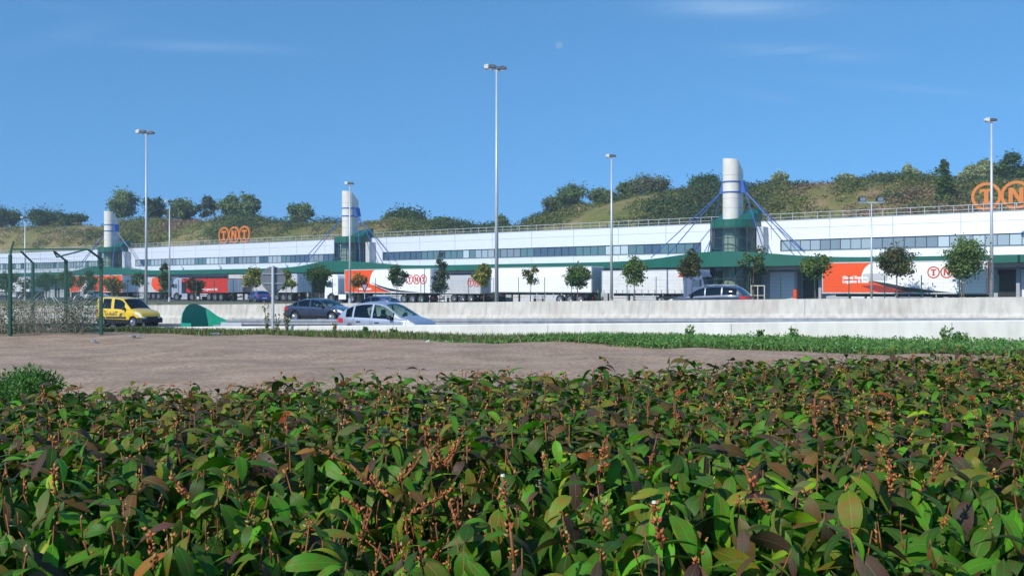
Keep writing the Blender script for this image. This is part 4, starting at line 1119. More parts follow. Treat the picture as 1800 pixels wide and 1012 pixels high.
# ------------------------------------------------------------------ road signs
head_d = mat('lamp_housing', (.11, .13, .16), .45, .2)  # dark colour paints the shaded side of the lamp heads
def lamp(px, Y, ytop, r, label, kind, grp='lamp posts along the road and yard', face=0):
    x = (px-900)*Y/F; z0 = gz(x, Y); H_ = Hh(ytop, Y)-z0
    t = empty('lamp_post', (x, Y, z0), face, label, 'lamp post', grp)
    m = MB(); m.tube((0, 0, -.1), (0, 0, H_-.1), r, r*.45, 12); m.build('pole', steel_p, t, smooth=True)
    m = MB(); m.tube((0, 0, 0), (0, 0, .5), r*1.25, r*1.2, 12); m.build('base', steel_p, t)
    if kind == 'double':
        for sgn, lx in ((-1, .75), (1, .75)):
            m = MB(); m.tube((0, 0, H_-.25), (sgn*.35, 0, H_-.05), .05, n=7); m.build('arm', steel_p, t)
            m = MB(); zc = H_+.02
            prf = [(sgn*.01, zc-.10), (sgn*.01, zc+.12), (sgn*.50, zc+.19), (sgn*.76, zc+.05), (sgn*.70, zc-.12), (sgn*.2, zc-.13)]
            m.prism([(a, b+ (.10 if sgn < 0 else .0)) for a, b in prf], -.2, .2); h_ = m.build('lamp_head', head_d, t, bevel=.05)
            if sgn < 0:
                m = MB(); m.prism([(-.60, zc-.06), (-.60, zc+.30), (-.90, zc+.24), (-.95, zc+.04), (-.86, zc-.08)], -.21, .21); m.build('cap', off_white, h_, bevel=.04)  # white end piece added to paint the sunlit end of the head
            m = MB(); m.box(min(sgn*.2, sgn*.65), max(sgn*.2, sgn*.65), -.14, .14, zc-.15+(.10 if sgn < 0 else .0), zc-.121+(.10 if sgn < 0 else .0)); m.build('lens', lampglass, h_)
    elif kind == 'single':
        m = MB(); zc = H_
        m.prism([(-.42, zc+.02), (-.30, zc+.17), (.30, zc+.15), (.44, zc), (.30, zc-.08), (-.3, zc-.1)], -.2, .2); h_ = m.build('lamp_head', head_d, t, bevel=.05)
        m = MB(); m.prism([(-.20, zc-.11), (-.20, zc+.20), (-.50, zc+.18), (-.54, zc-.02), (-.44, zc-.12)], -.21, .21); m.build('cap', off_white, h_, bevel=.04)  # sunlit end of the head, put in as a white piece
        m = MB(); m.box(-.26, .26, -.14, .14, zc-.14, zc-.1001); m.build('lens', lampglass, h_)
    else:
        m = MB(); m.bar((-1.0, 0, H_-.1), (1.0, 0, H_-.1), .1, .1); m.build('arm', steel_p, t)
        for sgn in (-1, 1):
            m = MB(); m.prism([(sgn*.45, H_-.03), (sgn*.45, H_+.35), (sgn*.98, H_+.35), (sgn*.98, H_-.03)], -.05, .35); h_ = m.build('floodlight', blk, t, bevel=.03)
            m = MB(); m.box(min(sgn*.5, sgn*.93), max(sgn*.5, sgn*.93), -.065, -.0501, H_+.02, H_+.3); m.build('lens', pane_mats[1], h_)
            m = MB(); m.box(min(sgn*.4, sgn*1.02), max(sgn*.4, sgn*1.02), -.12, .1, H_-.05, H_-.031); m.build('bracket', lampglass, t)
    return t
lamp(873, 74, 121, .155, 'tallest double headed lamp post in the centre, before the plain white trailer', 'double')
lamp(257, 92, 234, .145, 'tall double headed lamp post right of the farthest tower', 'double')
lamp(298, 114, 355, .12, 'short single headed lamp post beside the silver lorry cab', 'single', face=.5)
lamp(44, 125, 383, .12, 'lamp post behind the green mesh fence at the far left', 'single', face=.5)
lamp(615, 102.5, 323, .13, 'lamp post standing right before the middle tower', 'single')
lamp(1075, 91, 275, .14, 'lamp post between the box trailer and the low curtain trailer', 'single')
lamp(1743, 79, 212, .16, 'lamp post in front of the right roof sign', 'single')
lamp(1532, 80.5, 354, .10, 'short post with twin black floodlights before the orange trailer', 'flood')
# round sign seen from the back
x, y = onv(480, 29.9); z0 = sand_h(x, y)
t = empty('road_sign', (x, y, z0), .15, 'grey back of a round road sign on a post in the grass strip', 'road sign')
PX = F/y; zt = (507-468)/PX+E-z0
m = MB(); m.tube((0, -.06, -.2), (0, -.06, zt+.02), .055, n=8); m.build('pole', steel_p, t)
sgm = mat('sign_back', (.19, .205, .22), .5, .3, var=.06, scale=3)
zc = (507-490)/PX+E-z0
m = MB(); m.tube((0, 0, zc), (0, .02, zc), .47, n=44); d_ = m.build('disc', sgm, t)
m = MB(); m.prism([(-.36, zc-.31), (.36, zc-.31), (.04, zc-.68), (-.04, zc-.68)], .03, .045); m.build('triangle', sgm, t)
m = MB(); m.box(-.40, .40, -.035, -.001, zc+.17, zc+.21); m.box(-.38, .38, -.035, -.001, zc-.20, zc-.16); m.build('bracket', steel, d_)
# give-way sign
x, y = onv(641, 65.5)
t = empty('give_way_sign', (x, y, gz(x, y)), .2, 'small upside down triangle road sign in front of the orange trailer', 'road sign')
z1 = Hh(499, y)-gz(x, y); z2 = Hh(515, y)-gz(x, y)
m = MB(); m.tube((0, .03, 0), (0, .03, z1-.1), .035, n=7); m.build('pole', steel_p, t)
hwid = .30
m = MB(); m.prism([(-hwid, z1), (hwid, z1), (0, z2)], -.02, 0); f_ = m.build('plate', mat('sign_dark_red', (.09, .015, .02), .5), t)
m = MB(); m.prism([(-hwid+.11, z1-.08), (hwid-.11, z1-.08), (0, z2+.17)], -.03, -.0201); m.build('face', mat('sign_grey', (.42, .45, .5), .5), f_)
# orange bollard and white handrail beside the tower
x, y = onw(1398, 95); t = empty('bollard', (x, y, -.05), 0, 'orange bollard at the corner of the dark dock opening', 'bollard')
m = MB(); m.tube((0, 0, 0), (0, 0, 1.6), .2, n=14); m.build('post', orange, t, bevel=.03); m = MB(); m.tube((0, 0, .5), (0, 0, .7), .205, n=14); m.build('band', white_v, t)
x, y = onw(1332, 94); t = empty('handrail', (x, y, -.05), brz, 'white tubular handrail beside the tower entrance', 'handrail')
m = MB()
for k in range(3): m.tube((k*.7-.7, 0, 0), (k*.7-.7, 0, 2.0), .05, n=7)
m.tube((-.7, 0, 1.97), (.7, 0, 1.97), .045, n=7); m.tube((-.7, 0, 1.0), (.7, 0, 1.0), .03, n=7); m.build('rail', off_white, t)

# ------------------------------------------------------------------ green fence by the yard
FV = 84.2
yf_ = empty('yard_fence', (0, 0, 0), 0, 'low dark green mesh fence along the yard behind the far road', 'fence')
t0f, t1f = tv(*onv(1900, FV))[0], tv(*onv(-150, FV))[0]
m = MB(); t = t0f; k = 0
while t < t1f:
    x, y = TV(t, FV); z = gz(x, y); q = MB(); q.bar((x, y, z-.1), (x, y, z+2.55), .06, .06); q.build('post', green_dark, yf_); t += 2.72
m = MB()
for hgt in [.15+.3*i for i in range(9)]:
    a = TV(t0f, FV); b = TV(t1f, FV); m.bar((a[0], a[1], gz(*a)+hgt), (b[0], b[1], gz(*b)+hgt), .006, .006)
t = t0f
while t < t1f:
    x, y = TV(t, FV); z = gz(x, y); m.bar((x, y, z+.05), (x, y, z+2.5), .004, .004); t += .16
m.build('mesh_panel', mat('mesh_green', (.03, .09, .06), .45), yf_)

# ------------------------------------------------------------------ street trees
TV_ = 86.0
row = [(-35, 468, 515, 60, G_DARK, 'oval', 'leftmost dark tree of the row behind the green fence'),
       (12, 472, 515, 44, G_DARK, 'round', 'dark round tree behind the left post of the green fence'),
       (42, 482, 516, 26, G_OLIVE, 'sparse', 'thin olive tree seen through the green mesh fence'),
       (80, 478, 512, 32, G_DARK, 'round', 'dark tree between the two middle green fence posts'),
       (118, 474, 512, 36, G_MID, 'round', 'green tree overlapping the left end of the orange trailer'),
       (157, 472, 514, 34, G_DARK, 'oval', 'dark tree in the middle of the orange trailer'),
       (200, 486, 516, 40, G_OLIVE, 'round', 'squat olive tree above the yellow van'),
       (243, 476, 511, 38, G_DARK, 'sparse', 'dark feathery tree just left of the tall left lamp post'),
       (290, 462, 512, 32, G_DARK, 'wispy', 'pointed dark tree beside the short lamp post'),
       (341, 485, 517, 28, [(.08, .05, .02), (.14, .06, .02), (.05, .05, .02)], 'round', 'small brownish tree in front of the red trailer'),
       (446, 466, 513, 40, G_YEL, 'round', 'yellow green tree left of the round sign'),
       (503, 474, 513, 30, G_YEL, 'oval', 'yellow green tree just right of the round sign'),
       (562, 463, 508, 46, G_DARK, 'round', 'dark dense tree left of the white lorry cab'),
       (630, 479, 508, 30, G_ORG, 'round', 'small orange autumn tree before the orange trailer panel'),
       (697, 464, 509, 34, G_DARK, 'oval', 'dark tree hiding the first red ring of the trailer'),
       (772, 440, 512, 36, [(.05, .07, .035), (.07, .09, .05)], 'wispy', 'tall narrow grey green tree between two ring logo trailers'),
       (850, 463, 506, 36, G_YEL, 'round', 'yellowing tree just left of the tall central lamp post'),
       (932, 463, 501, 42, G_OLIVE, 'sparse', 'sparse brownish tree with shadow on the plain white trailer'),
       (1015, 464, 507, 48, G_MID, 'round', 'full round green tree at the right end of the plain white trailer'),
       (1114, 449, 502, 42, G_MID, 'oval', 'pointed green tree before the low curtain trailer'),
       (1217, 434, 498, 44, [(.07, .09, .02), (.10, .09, .02), (.05, .07, .018)], 'oval', 'olive tree above the bonnet of the dark SUV'),
       (1324, 428, 492, 56, G_DARK, 'sparse', 'dark open crowned tree right of the nearest tower'),
       (1433, 441, 492, 52, G_MID, 'oval', 'green tree at the left end of the orange trailer'),
       (1577, 426, 492, 66, [(.085, .10, .022), (.11, .10, .025), (.055, .08, .02)], 'oval', 'yellow green tree in front of the black swoosh'),
       (1690, 407, 494, 84, G_MID, 'oval', 'largest dense green tree at the right, before the ring logo')]
for i, (px, yt, yb, wpx, pal, shp, lab) in enumerate(row):
    x, y = onv(px, TV_); z0 = gz(x, y); S = y/F
    h = (507-yt)*S+E-z0; zc = (507-yb)*S+E-z0
    make_tree('street_tree', x, y, z0, h, wpx*S*1.08, max(.9, zc), pal, shp, int((800 if shp == 'sparse' else 2300)*max(1, (wpx/42)**1.3)), .20 if wpx < 60 else .18, 100+i, lab, 'tree', 'young street trees along the yard fence', stake=(i % 3 == 0))

# ------------------------------------------------------------------ trees on the hill
hilltrees = [(218, 335, 393, 54, G_FAR, 'oval', 'leftmost tall loose tree on the left ridge behind the farthest tower'),
    (272, 340, 395, 42, G_DARK, 'oval', 'dark tree on the ridge behind the tall left lamp post'),
    (320, 345, 395, 48, G_FAR, 'oval', 'broad green tree on the ridge above the short lamp post'),
    (362, 342, 391, 44, [(.09, .13, .07), (.06, .10, .05)], 'sparse', 'airy pale tree on the ridge above the left roof sign'),
    (406, 342, 391, 42, G_FAR, 'oval', 'left tree of the close pair above the left roof sign'),
    (436, 340, 390, 44, G_FAR, 'oval', 'right tree of the close pair above the left roof sign'),
    (528, 357, 390, 46, G_FAR, 'bush', 'lone rounded tree on the ridge left of the middle tower'),
    (-30, 362, 402, 70, G_DARK, 'bush', 'dark bush cut by the left edge of the ridge'),
    (14, 363, 400, 52, G_DARK, 'bush', 'dark bush at the left end of the ridge'),
    (80, 371, 398, 66, G_DARK, 'bush', 'wide dark bush on the ridge above the security fence'),
    (130, 377, 396, 44, G_DARK, 'bush', 'low dark bush at the right end of the left bush row'),
    (716, 368, 404, 76, G_DARK, 'bush', 'wide dark bush right of the middle tower'),
    (690, 378, 402, 40, G_FAR, 'bush', 'smaller bush joined to the wide dark bush'),
    (775, 383, 406, 46, G_DARK, 'bush', 'medium dark bush at the foot of the left ridge'),
    (812, 396, 408, 40, G_FAR, 'bush', 'lowest bush peeping over the roof railing'),
    (882, 379, 409, 28, G_FAR, 'oval', 'small isolated tree over the roof beside the tall central lamp post'),
    (1002, 322, 372, 58, G_FAR, 'bush', 'large tree at the left end of the right hill'),
    (972, 343, 386, 44, [(.10, .14, .08), (.06, .10, .04)], 'bush', 'paler bush below the large left tree of the hill'),
    (1058, 332, 362, 46, G_FAR, 'bush', 'round bush left of the lamp post on the hill'),
    (1106, 314, 352, 40, G_FAR, 'oval', 'green tree just right of the lamp post on the hill'),
    (1142, 307, 350, 66, [(.11, .13, .06), (.08, .10, .05), (.14, .15, .08)], 'bush', 'broad grey green tree on the hill left of the nearest tower'),
    (1192, 334, 360, 16, G_DARK, 'oval', 'tiny dark shrub on the slope'),
    (1240, 308, 340, 62, G_DARK, 'bush', 'dark bush touching the left of the nearest tower top'),
    (1371, 302, 332, 30, G_PALE, 'bush', 'small pale round tree right of the nearest tower'),
    (1487, 306, 334, 34, G_PALE, 'bush', 'pale grey bush left of the dark scrub crest'),
    (1600, 289, 322, 30, G_PALE, 'bush', 'small pale tree on the dark scrub crest'),
    (1658, 277, 358, 34, G_DARK, 'poplar', 'narrow upright poplar on the right slope'),
    (1703, 288, 326, 36, G_PALE, 'bush', 'pale bush left of the right lamp post'),
    (1730, 280, 322, 40, G_PALE, 'bush', 'pale bush behind the top of the right lamp post'),
    (1770, 270, 328, 58, G_DARK, 'bush', 'big dark tree above the right roof sign'),
    (1812, 285, 330, 50, G_DARK, 'bush', 'dark tree cut by the right edge')]
for (px, yt) in ((1515, 316), (1545, 306), (1580, 304), (1625, 310), (1560, 318)):
    hilltrees.append((px, yt, 340, 52, [(.035, .055, .016), (.05, .065, .02)], 'bush', {1515: 'dark scrub dome at the left of the crest', 1545: 'highest dark scrub dome left of the small pale tree', 1580: 'dark scrub dome below the small pale tree', 1625: 'dark scrub dome between the pale tree and the poplar', 1560: 'dark scrub dome low in front of the crest'}[px]))
for i, (px, yt, yb, wpx, pal, shp, lab) in enumerate(hilltrees):
    k = 1.0; 
    if px == 1658: k = .5
    if px == 1192: k = .9
    x, y, z = hill_pt(px, k); S = y/F
    zb_ = Hh(yb, y); z0 = min(z, zb_)-.3; h = Hh(yt, y)-z0
    zc = max(.2, zb_-z0+(.12*(h) if shp in ('oval', 'sparse') else 0))
    make_tree('hill_bush' if shp == 'bush' else 'hill_tree', x, y, z0, h, wpx*S*1.05, zc*.6 if shp != 'poplar' else .3, pal, shp, int(2600+wpx*52) if shp != 'sparse' else 2600, .50 if px < 900 else .36, 400+i, lab, 'bush' if shp == 'bush' else 'tree', 'trees and bushes on the hill', far=True)
# scrub on the slopes
rg = rnd(5); cl = []; pidx = []
while len(cl) < 4300:
    px = rg.uniform(-250, 2100); k = rg.uniform(.35, 1.0)
    x, y, z = hill_pt(px, k)
    dk = nz3(x, y, .05) + .35*nz3(x, y, .2)
    if dk < rg.uniform(-.5, .3): continue
    r_ = rg.uniform(.35, 1.5)*(1 if px > 900 else 1.3)*(1.25 if dk > .15 else .8); cl.append((x, y, z+r_*.15, r_)); q_ = nz3(x+31, y, .04)*1.25+nz3(x, y+17, .11)*.6+rg.normal()*.10; cl[-1] = (x, y, z+r_*.15, r_*(1.5 if q_ > .3 else .8 if q_ < -.2 else 1)); pidx.append(int(clip((q_+.62)/1.24*8, 0, 7)))
for (pa, pb, ka, kb, n_) in ((1470, 1660, .6, .97, 90), (1130, 1230, .40, .6, 30), (1560, 1700, .3, .6, 40), (1330, 1420, .5, .8, 30), (380, 470, .5, .8, 30), (60, 190, .45, .75, 40), (930, 1010, .5, .95, 40)):
    for k_ in range(n_):
        px = rg.uniform(pa, pb); x, y, z = hill_pt(px, rg.uniform(ka, kb)); r_ = rg.uniform(1.0, 2.3); cl.append((x, y, z+r_*.2, r_)); pidx.append(rg.integers(5, 8))
cl = np.array(cl)
pos, X, Y, Z, sc, cols = cloud_arrays(rg, cl, 215000, .36, [(.27, .175, .11), (.25, .19, .09), (.21, .18, .06), (.15, .165, .04), (.105, .13, .034), (.13, .155, .036), (.065, .10, .03), (.05, .085, .032)], flat=.55, inner=.3, jit=.12, mixf=.03, cj=.1, pidx=np.array(pidx))
tag(link('hillside_scrub', leaf_mesh('hillside_scrub', pos, X, Y, Z, sc, cols, leaf_far)), kind='stuff')

# ------------------------------------------------------------------ grass strip along the wall
GB = [(-60, 22), (-10, 24.2), (-3, 24.6), (5, 25.6), (12, 26.6), (17, 27.3), (25, 28.2), (34, 28.8), (60, 29.0)]
def gbound(t): return interp(GB, t)
m = MB()
m.grid(lambda t, k: (*TV(t, gbound(t)+.25+k*(30.75-.25-gbound(t))), sandz(t, gbound(t)+.25+k*(30.7-gbound(t)))[2]+.015), [-45+.5*i for i in range(210)], [0, .2, .4, .6, .8, 1.0])
tag(m.build('verge', verge_m), kind='structure')
rg = rnd(21)
def scatter(n, tlo, thi, dens=None):
    t = rg.uniform(tlo, thi, n); out = []
    for q in t:
        g0 = gbound(q); v = g0+(30.7-g0)*rg.random()**1.0-.25*rg.random()+.12*rg.normal()
        v = min(v, 30.7); x, y, z = sandz(q, v); out.append((x, y, z+.01, q, v))
    return np.array(out)
BL = np.array([(-.09, 0, 0), (.09, 0, 0), (.05, .12, .55), (0, .35, 1.0)]); BLF = np.array([(0, 1, 2, 3)])
P1 = scatter(46000, -16, 44); n = len(P1)
hgt = (.09+.18*rg.random(n))*np.where(P1[:, 3] < 14, 1.1, 1.0)
up = np.zeros((n, 3)); up[:, 2] = 1; up += rg.normal(size=(n, 3))*.3
Zb = up/np.linalg.norm(up, axis=1, keepdims=True); Xb = np.cross(Zb, rg.normal(size=(n, 3))); Xb /= np.linalg.norm(Xb, axis=1, keepdims=True); Yb = np.cross(Zb, Xb)
pal = np.array([(.10, .19, .035), (.14, .22, .045), (.075, .15, .03), (.24, .20, .10), (.16, .15, .06)])
dry = np.clip((P1[:, 3]-10)/8, 0, 1)*.45+.06
ci = np.where(rg.random(n) < dry, rg.integers(3, 5, n), rg.integers(0, 3, n))
tag(link('grass', leaf_mesh('grass', P1[:, :3], Xb, Yb, Zb, hgt, pal[ci]*(1+.2*rg.normal(size=(n, 1))).clip(.5, 1.5), grass_m, BL, BLF)), kind='stuff')
# leafy ground cover, thicker at the right
P2 = scatter(42000, -16, 17); n = len(P2)
mound = np.array([max(0, nz3(a[0], a[1], .9))*.22+max(0, nz3(a[0], a[1], 2.7))*.14 for a in P2])
P2[:, 2] += rg.random(n)**.6*(.05+.13+mound)*np.clip((17-P2[:, 3])/8, .15, 1)
nr = rg.normal(size=(n, 3))*.55; nr[:, 2] += .7; nr[:, 1] -= .4
X, Y, Z = basis(nr, rg.normal(size=(n, 3)))
pal = np.array([(.095, .24, .05), (.12, .29, .06), (.07, .19, .045), (.15, .30, .055)])
tag(link('ground_cover', leaf_mesh('ground_cover', P2[:, :3], X, Y, Z, .05+.05*rg.random(n), pal[rg.integers(0, 4, n)]*(1+.2*rg.normal(size=(n, 1))).clip(.5, 1.5), grass_m)), kind='stuff')
# individual taller weeds
weeds = [(1213, 30.2, .62, 'tall weed against the wall below the dark SUV'), (1332, 30.0, .5, 'bushy weed clump by the wall below the white dock door'), (1395, 29.8, .62, 'leafy weed by the wall left of the orange trailer'),
         (1665, 29.6, .7, 'tallest leafy weed by the wall at the right'), (1690, 29.4, .6, 'second tall weed beside the tallest one at the right'), (1487, 29.5, .42, 'low leafy weed by the wall under the orange trailer'),
         (641, 30.1, .48, 'spreading weed below the silver hatchback door'), (693, 30.1, .4, 'grassy tuft below the silver hatchback bonnet')]
def weed(px, v, h, lab, thin=False, seed=0):
    h *= .78 if not thin else 1
    x, y = onv(px, v); t_, v_ = tv(x, y); z = sandz(t_, v_)[2]
    r_ = rnd(700+seed); root = empty('weed', (x, y, z), 0, lab, 'weed', 'weeds along the low wall')
    m = MB(); ns = 7 if not thin else 6; P = []
    for k in range(ns):
        a = r_.uniform(0, 6.28); l = h*r_.uniform(.1, .35)*(1.2 if not thin else .5); hh = h*r_.uniform(.6, 1.1)
        pts_ = [(0, 0, 0), (l*.4*math.cos(a), l*.4*math.sin(a), hh*.5), (l*math.cos(a), l*math.sin(a), hh)]
        m.path(pts_, .008, .003, 4)
        for j in range(26): u = r_.uniform(.15, 1); P.append((l*u*math.cos(a)+r_.normal()*.03, l*u*math.sin(a)+r_.normal()*.03, hh*u+r_.normal()*.02))
    m.build('stem', trunk_m, root); P = np.array(P); n = len(P)
    X, Y, Z = basis(r_.normal(size=(n, 3))+np.array([0, -.5, .5]), r_.normal(size=(n, 3)))
    pl = np.array(G_OLIVE if thin else [(.09, .22, .05), (.12, .25, .055), (.15, .25, .06)])
    link('leaves', leaf_mesh('leaves', P, X, Y, Z, (.05 if thin else .07)+.05*r_.random(n), pl[r_.integers(0, 3, n)], grass_m), root)
for i, (a, b, c, d) in enumerate(weeds): weed(a, b, c, d, False, i)
weed(470, 29.7, 1.25, 'tall thin dry weed climbing the post of the round sign', True, 20)
weed(505, 29.7, 1.2, 'tall thin dry weed standing right of the round sign', True, 21)
weed(487, 29.5, .8, 'shorter thin weed at the foot of the round sign', True, 22)
weed(588, 30.2, .55, 'thin dry weed at the rear corner of the silver hatchback', True, 23)
# litter
def litter(px, Y, kind, lab, col, s=.12, seed=0):
    x = (px-900)*Y/F; z = sand_h(x, Y); r_ = random.Random(seed)
    t = MB()
    if kind == 'bottle':
        t.path([(0, 0, .04), (.16, .02, .04)], .04, .04, 9); t.path([(.16, .02, .04), (.21, .025, .04)], .04, .014, 9); t.path([(.21, .025, .04), (.24, .03, .04)], .015, .015, 9)
    else:
        vs = []; n1, n2 = 6, 5
        t.grid(lambda u, v: (u*s+r_.uniform(-.02, .02), v*s*.7+r_.uniform(-.02, .02), .02+r_.uniform(0, .09)), [-1+.4*i for i in range(n1)], [-1+.5*i for i in range(n2)])
    o = t.build('plastic_bottle' if kind == 'bottle' else 'litter', col, smooth=False); o.location = (x, Y, z+.01); o.rotation_euler = (0, 0, seed)
    tag(o, lab, 'bottle' if kind == 'bottle' else 'litter', 'litter on the sand')
foil = mat('foil', (.6, .6, .62), .3, .5); paper = mat('paper', (.75, .74, .7), .7)
litter(237, 35, 'x', 'largest crumpled silver wrapper at the sand edge below the yellow van', foil, .24, 1)
litter(166, 34, 'x', 'crumpled silver foil at the foot of the fence post', foil, .14, 2)
litter(377, 36.5, 'x', 'grey blue plastic scrap in the grass under the green cushion', mat('blue_grey_plastic', (.3, .33, .42), .4), .16, 3)
litter(956, 30, 'bottle', 'pale blue plastic bottle lying on the grass edge', mat('blue_bottle', (.35, .55, .72), .25), .1, 4)
litter(870, 31.5, 'x', 'white paper scrap left of the pale blue bottle', paper, .10, 5)
litter(1004, 31, 'x', 'small white scrap right of the pale blue bottle', paper, .09, 6)
litter(577, 35, 'x', 'pale blue scrap on the sand below the silver car tail', mat('pale_blue_scrap', (.5, .6, .75), .5), .09, 7)
litter(680, 34, 'x', 'crumpled tissue in the grass below the silver car bonnet', paper, .12, 8)
litter(753, 29, 'x', 'tiny white scrap alone on the open sand', paper, .06, 9)
rg = rnd(33); m = MB()
for k in range(1300):
    t_ = rg.uniform(-10, 40); v_ = rg.uniform(12, 29); x, y, z = sandz(t_, v_); s = rg.uniform(.006, .028)
    if v_ > gbound(t_)-.3: continue
    m.add([(x-s, y, z), (x, y-s, z), (x+s, y, z), (x, y+s, z), (x, y, z+s*.8), (x, y, z-s)], [(0, 1, 4), (1, 2, 4), (2, 3, 4), (3, 0, 4), (1, 0, 5), (2, 1, 5), (3, 2, 5), (0, 3, 5)])
tag(m.build('pebbles', mat('pebble', (.34, .28, .24), .9, var=.3, scale=2)), kind='stuff')

# juniper at left behind the hedge
jx, jy = (20-900)*11.5/F, 11.5
rg = rnd(41); jr = empty('juniper', (jx, jy, 0), 0, 'low bright green juniper at the left edge behind the hedge', 'shrub')
K = 46; cl = np.stack([rg.uniform(-1.3, .42, K), rg.uniform(-.6, .8, K), rg.uniform(.25, .62, K), rg.uniform(.14, .24, K)], 1)
cl[:, 2] -= np.clip((cl[:, 0]-.1)*.9, 0, .4)
pos, X, Y, Z, sc, cols = cloud_arrays(rg, cl, 16000, .035, [(.07, .19, .022), (.09, .23, .028), (.05, .14, .02)], flat=.7, inner=.5)
NEED = np.array([(-.28, 0, 0), (.28, 0, 0), (.12, .1, 1.0), (-.12, .1, 1.0)])
link('foliage', leaf_mesh('foliage', pos, X, Y, Z, sc, cols, leaf_tree, NEED, BLF), jr)
m = MB()
for k in range(14): m.path([(-.3, 0, 0), (cl[k][0]*.6, cl[k][1]*.6, .2), tuple(cl[k][:3])], .02, .006, 5)
m.build('stem', trunk_m, jr)

# ------------------------------------------------------------------ the hedge
hg = empty('hedge', (0, 0, 0), 0, 'clipped broad leaved hedge with bronze and green leaves filling the foreground', 'hedge')
rg = rnd(77)
HZ = E-.405
HC = (-.235, 2.25); HC2 = (-.33, 1.93)                                       # the bare twiggy hollow
def htop(x, y):
    z = HZ+.028*nz3(x, y, 1.3)+.022*nz3(x, y, 3.4)
    if y < 2.45: z -= .15*((2.45-y)/.7)**1.5
    d = math.hypot((x-HC[0])/1.25, y-HC[1]); z -= .17*math.exp(-(d/.17)**2)
    d = math.hypot((x-HC2[0])/1.2, y-HC2[1]); z -= .14*math.exp(-(d/.12)**2)
    return z
def hback(x): return 4.78+.452*x
def leaf_template(a, b, fold=.22, serr=.0, wide=.188):
    st = [0, .03, .14, .3, .48, .66, .82, .94, 1.0]; wd = [.012, .02, .52, .88, 1.0, .93, .66, .27, .0]
    v, uv = [], []
    for s, ww in zip(st, wd):
        for k in (-1, -.5, 0, .5, 1):
            y = k*wide*ww; z = a*s-b*s*s+fold*abs(y)*(1-.35*s)-abs(k)**3*.02
            v.append((s-(.02 if abs(k) == 1 else 0)*serr, y, z)); uv.append((s, .5+k*.5*max(ww, .05)))
    f = [(i*5+j, (i+1)*5+j, (i+1)*5+j+1, i*5+j+1) for i in range(len(st)-1) for j in range(4)]
    return np.array(v), np.array(f), np.array(uv)
tpls = [leaf_template(.35, .55), leaf_template(.25, .85, .3), leaf_template(.1, .25, .15), leaf_template(.45, 1.05, .12), leaf_template(.2, .5, .45)]
PAL = {'dark': (.042, .095, .012), 'mid': (.070, .175, .014), 'bright': (.105, .285, .018), 'lime': (.26, .40, .02), 'purple': (.078, .048, .038), 'bronze': (.115, .072, .026), 'olive': (.145, .155, .020), 'red': (.28, .06, .02), 'grey': (.110, .130, .045), 'rust': (.26, .12, .03)}
def pick(depth):
    u = rg.random()
    if depth < .045: tb = (('purple', .20), ('bronze', .12), ('olive', .20), ('dark', .19), ('mid', .16), ('grey', .07), ('red', .006), ('rust', .010), ('bright', .04))
    elif depth < .13: tb = (('dark', .28), ('mid', .30), ('olive', .12), ('purple', .09), ('bright', .13), ('bronze', .05), ('lime', .03))
    else: tb = (('mid', .36), ('dark', .22), ('bright', .28), ('lime', .09), ('olive', .05))
    s = 0; tot_ = sum(q[1] for q in tb)
    for nme, p_ in tb:
        s += p_/tot_
        if u <= s: return PAL[nme]
    return PAL['mid']
shoots = []
y = 1.0
while y < 8.4:
    dens = 125 if y < 2.6 else 150 if y < 4 else 135
    stp = 1/math.sqrt(dens); xw = max(.66*y+.5, 2.5); x = -xw
    while x < xw:
        xx = x+rg.uniform(-.5, .5)*stp; yy = y+rg.uniform(-.5, .5)*stp
        if yy < hback(xx)+rg.normal()*.035: shoots.append((xx, yy))
        x += stp
    y += stp
LV = [[] for _ in tpls]; tw = MB(); bud_pos = []; bud_dir = []; bud_s = []; bud_c = []
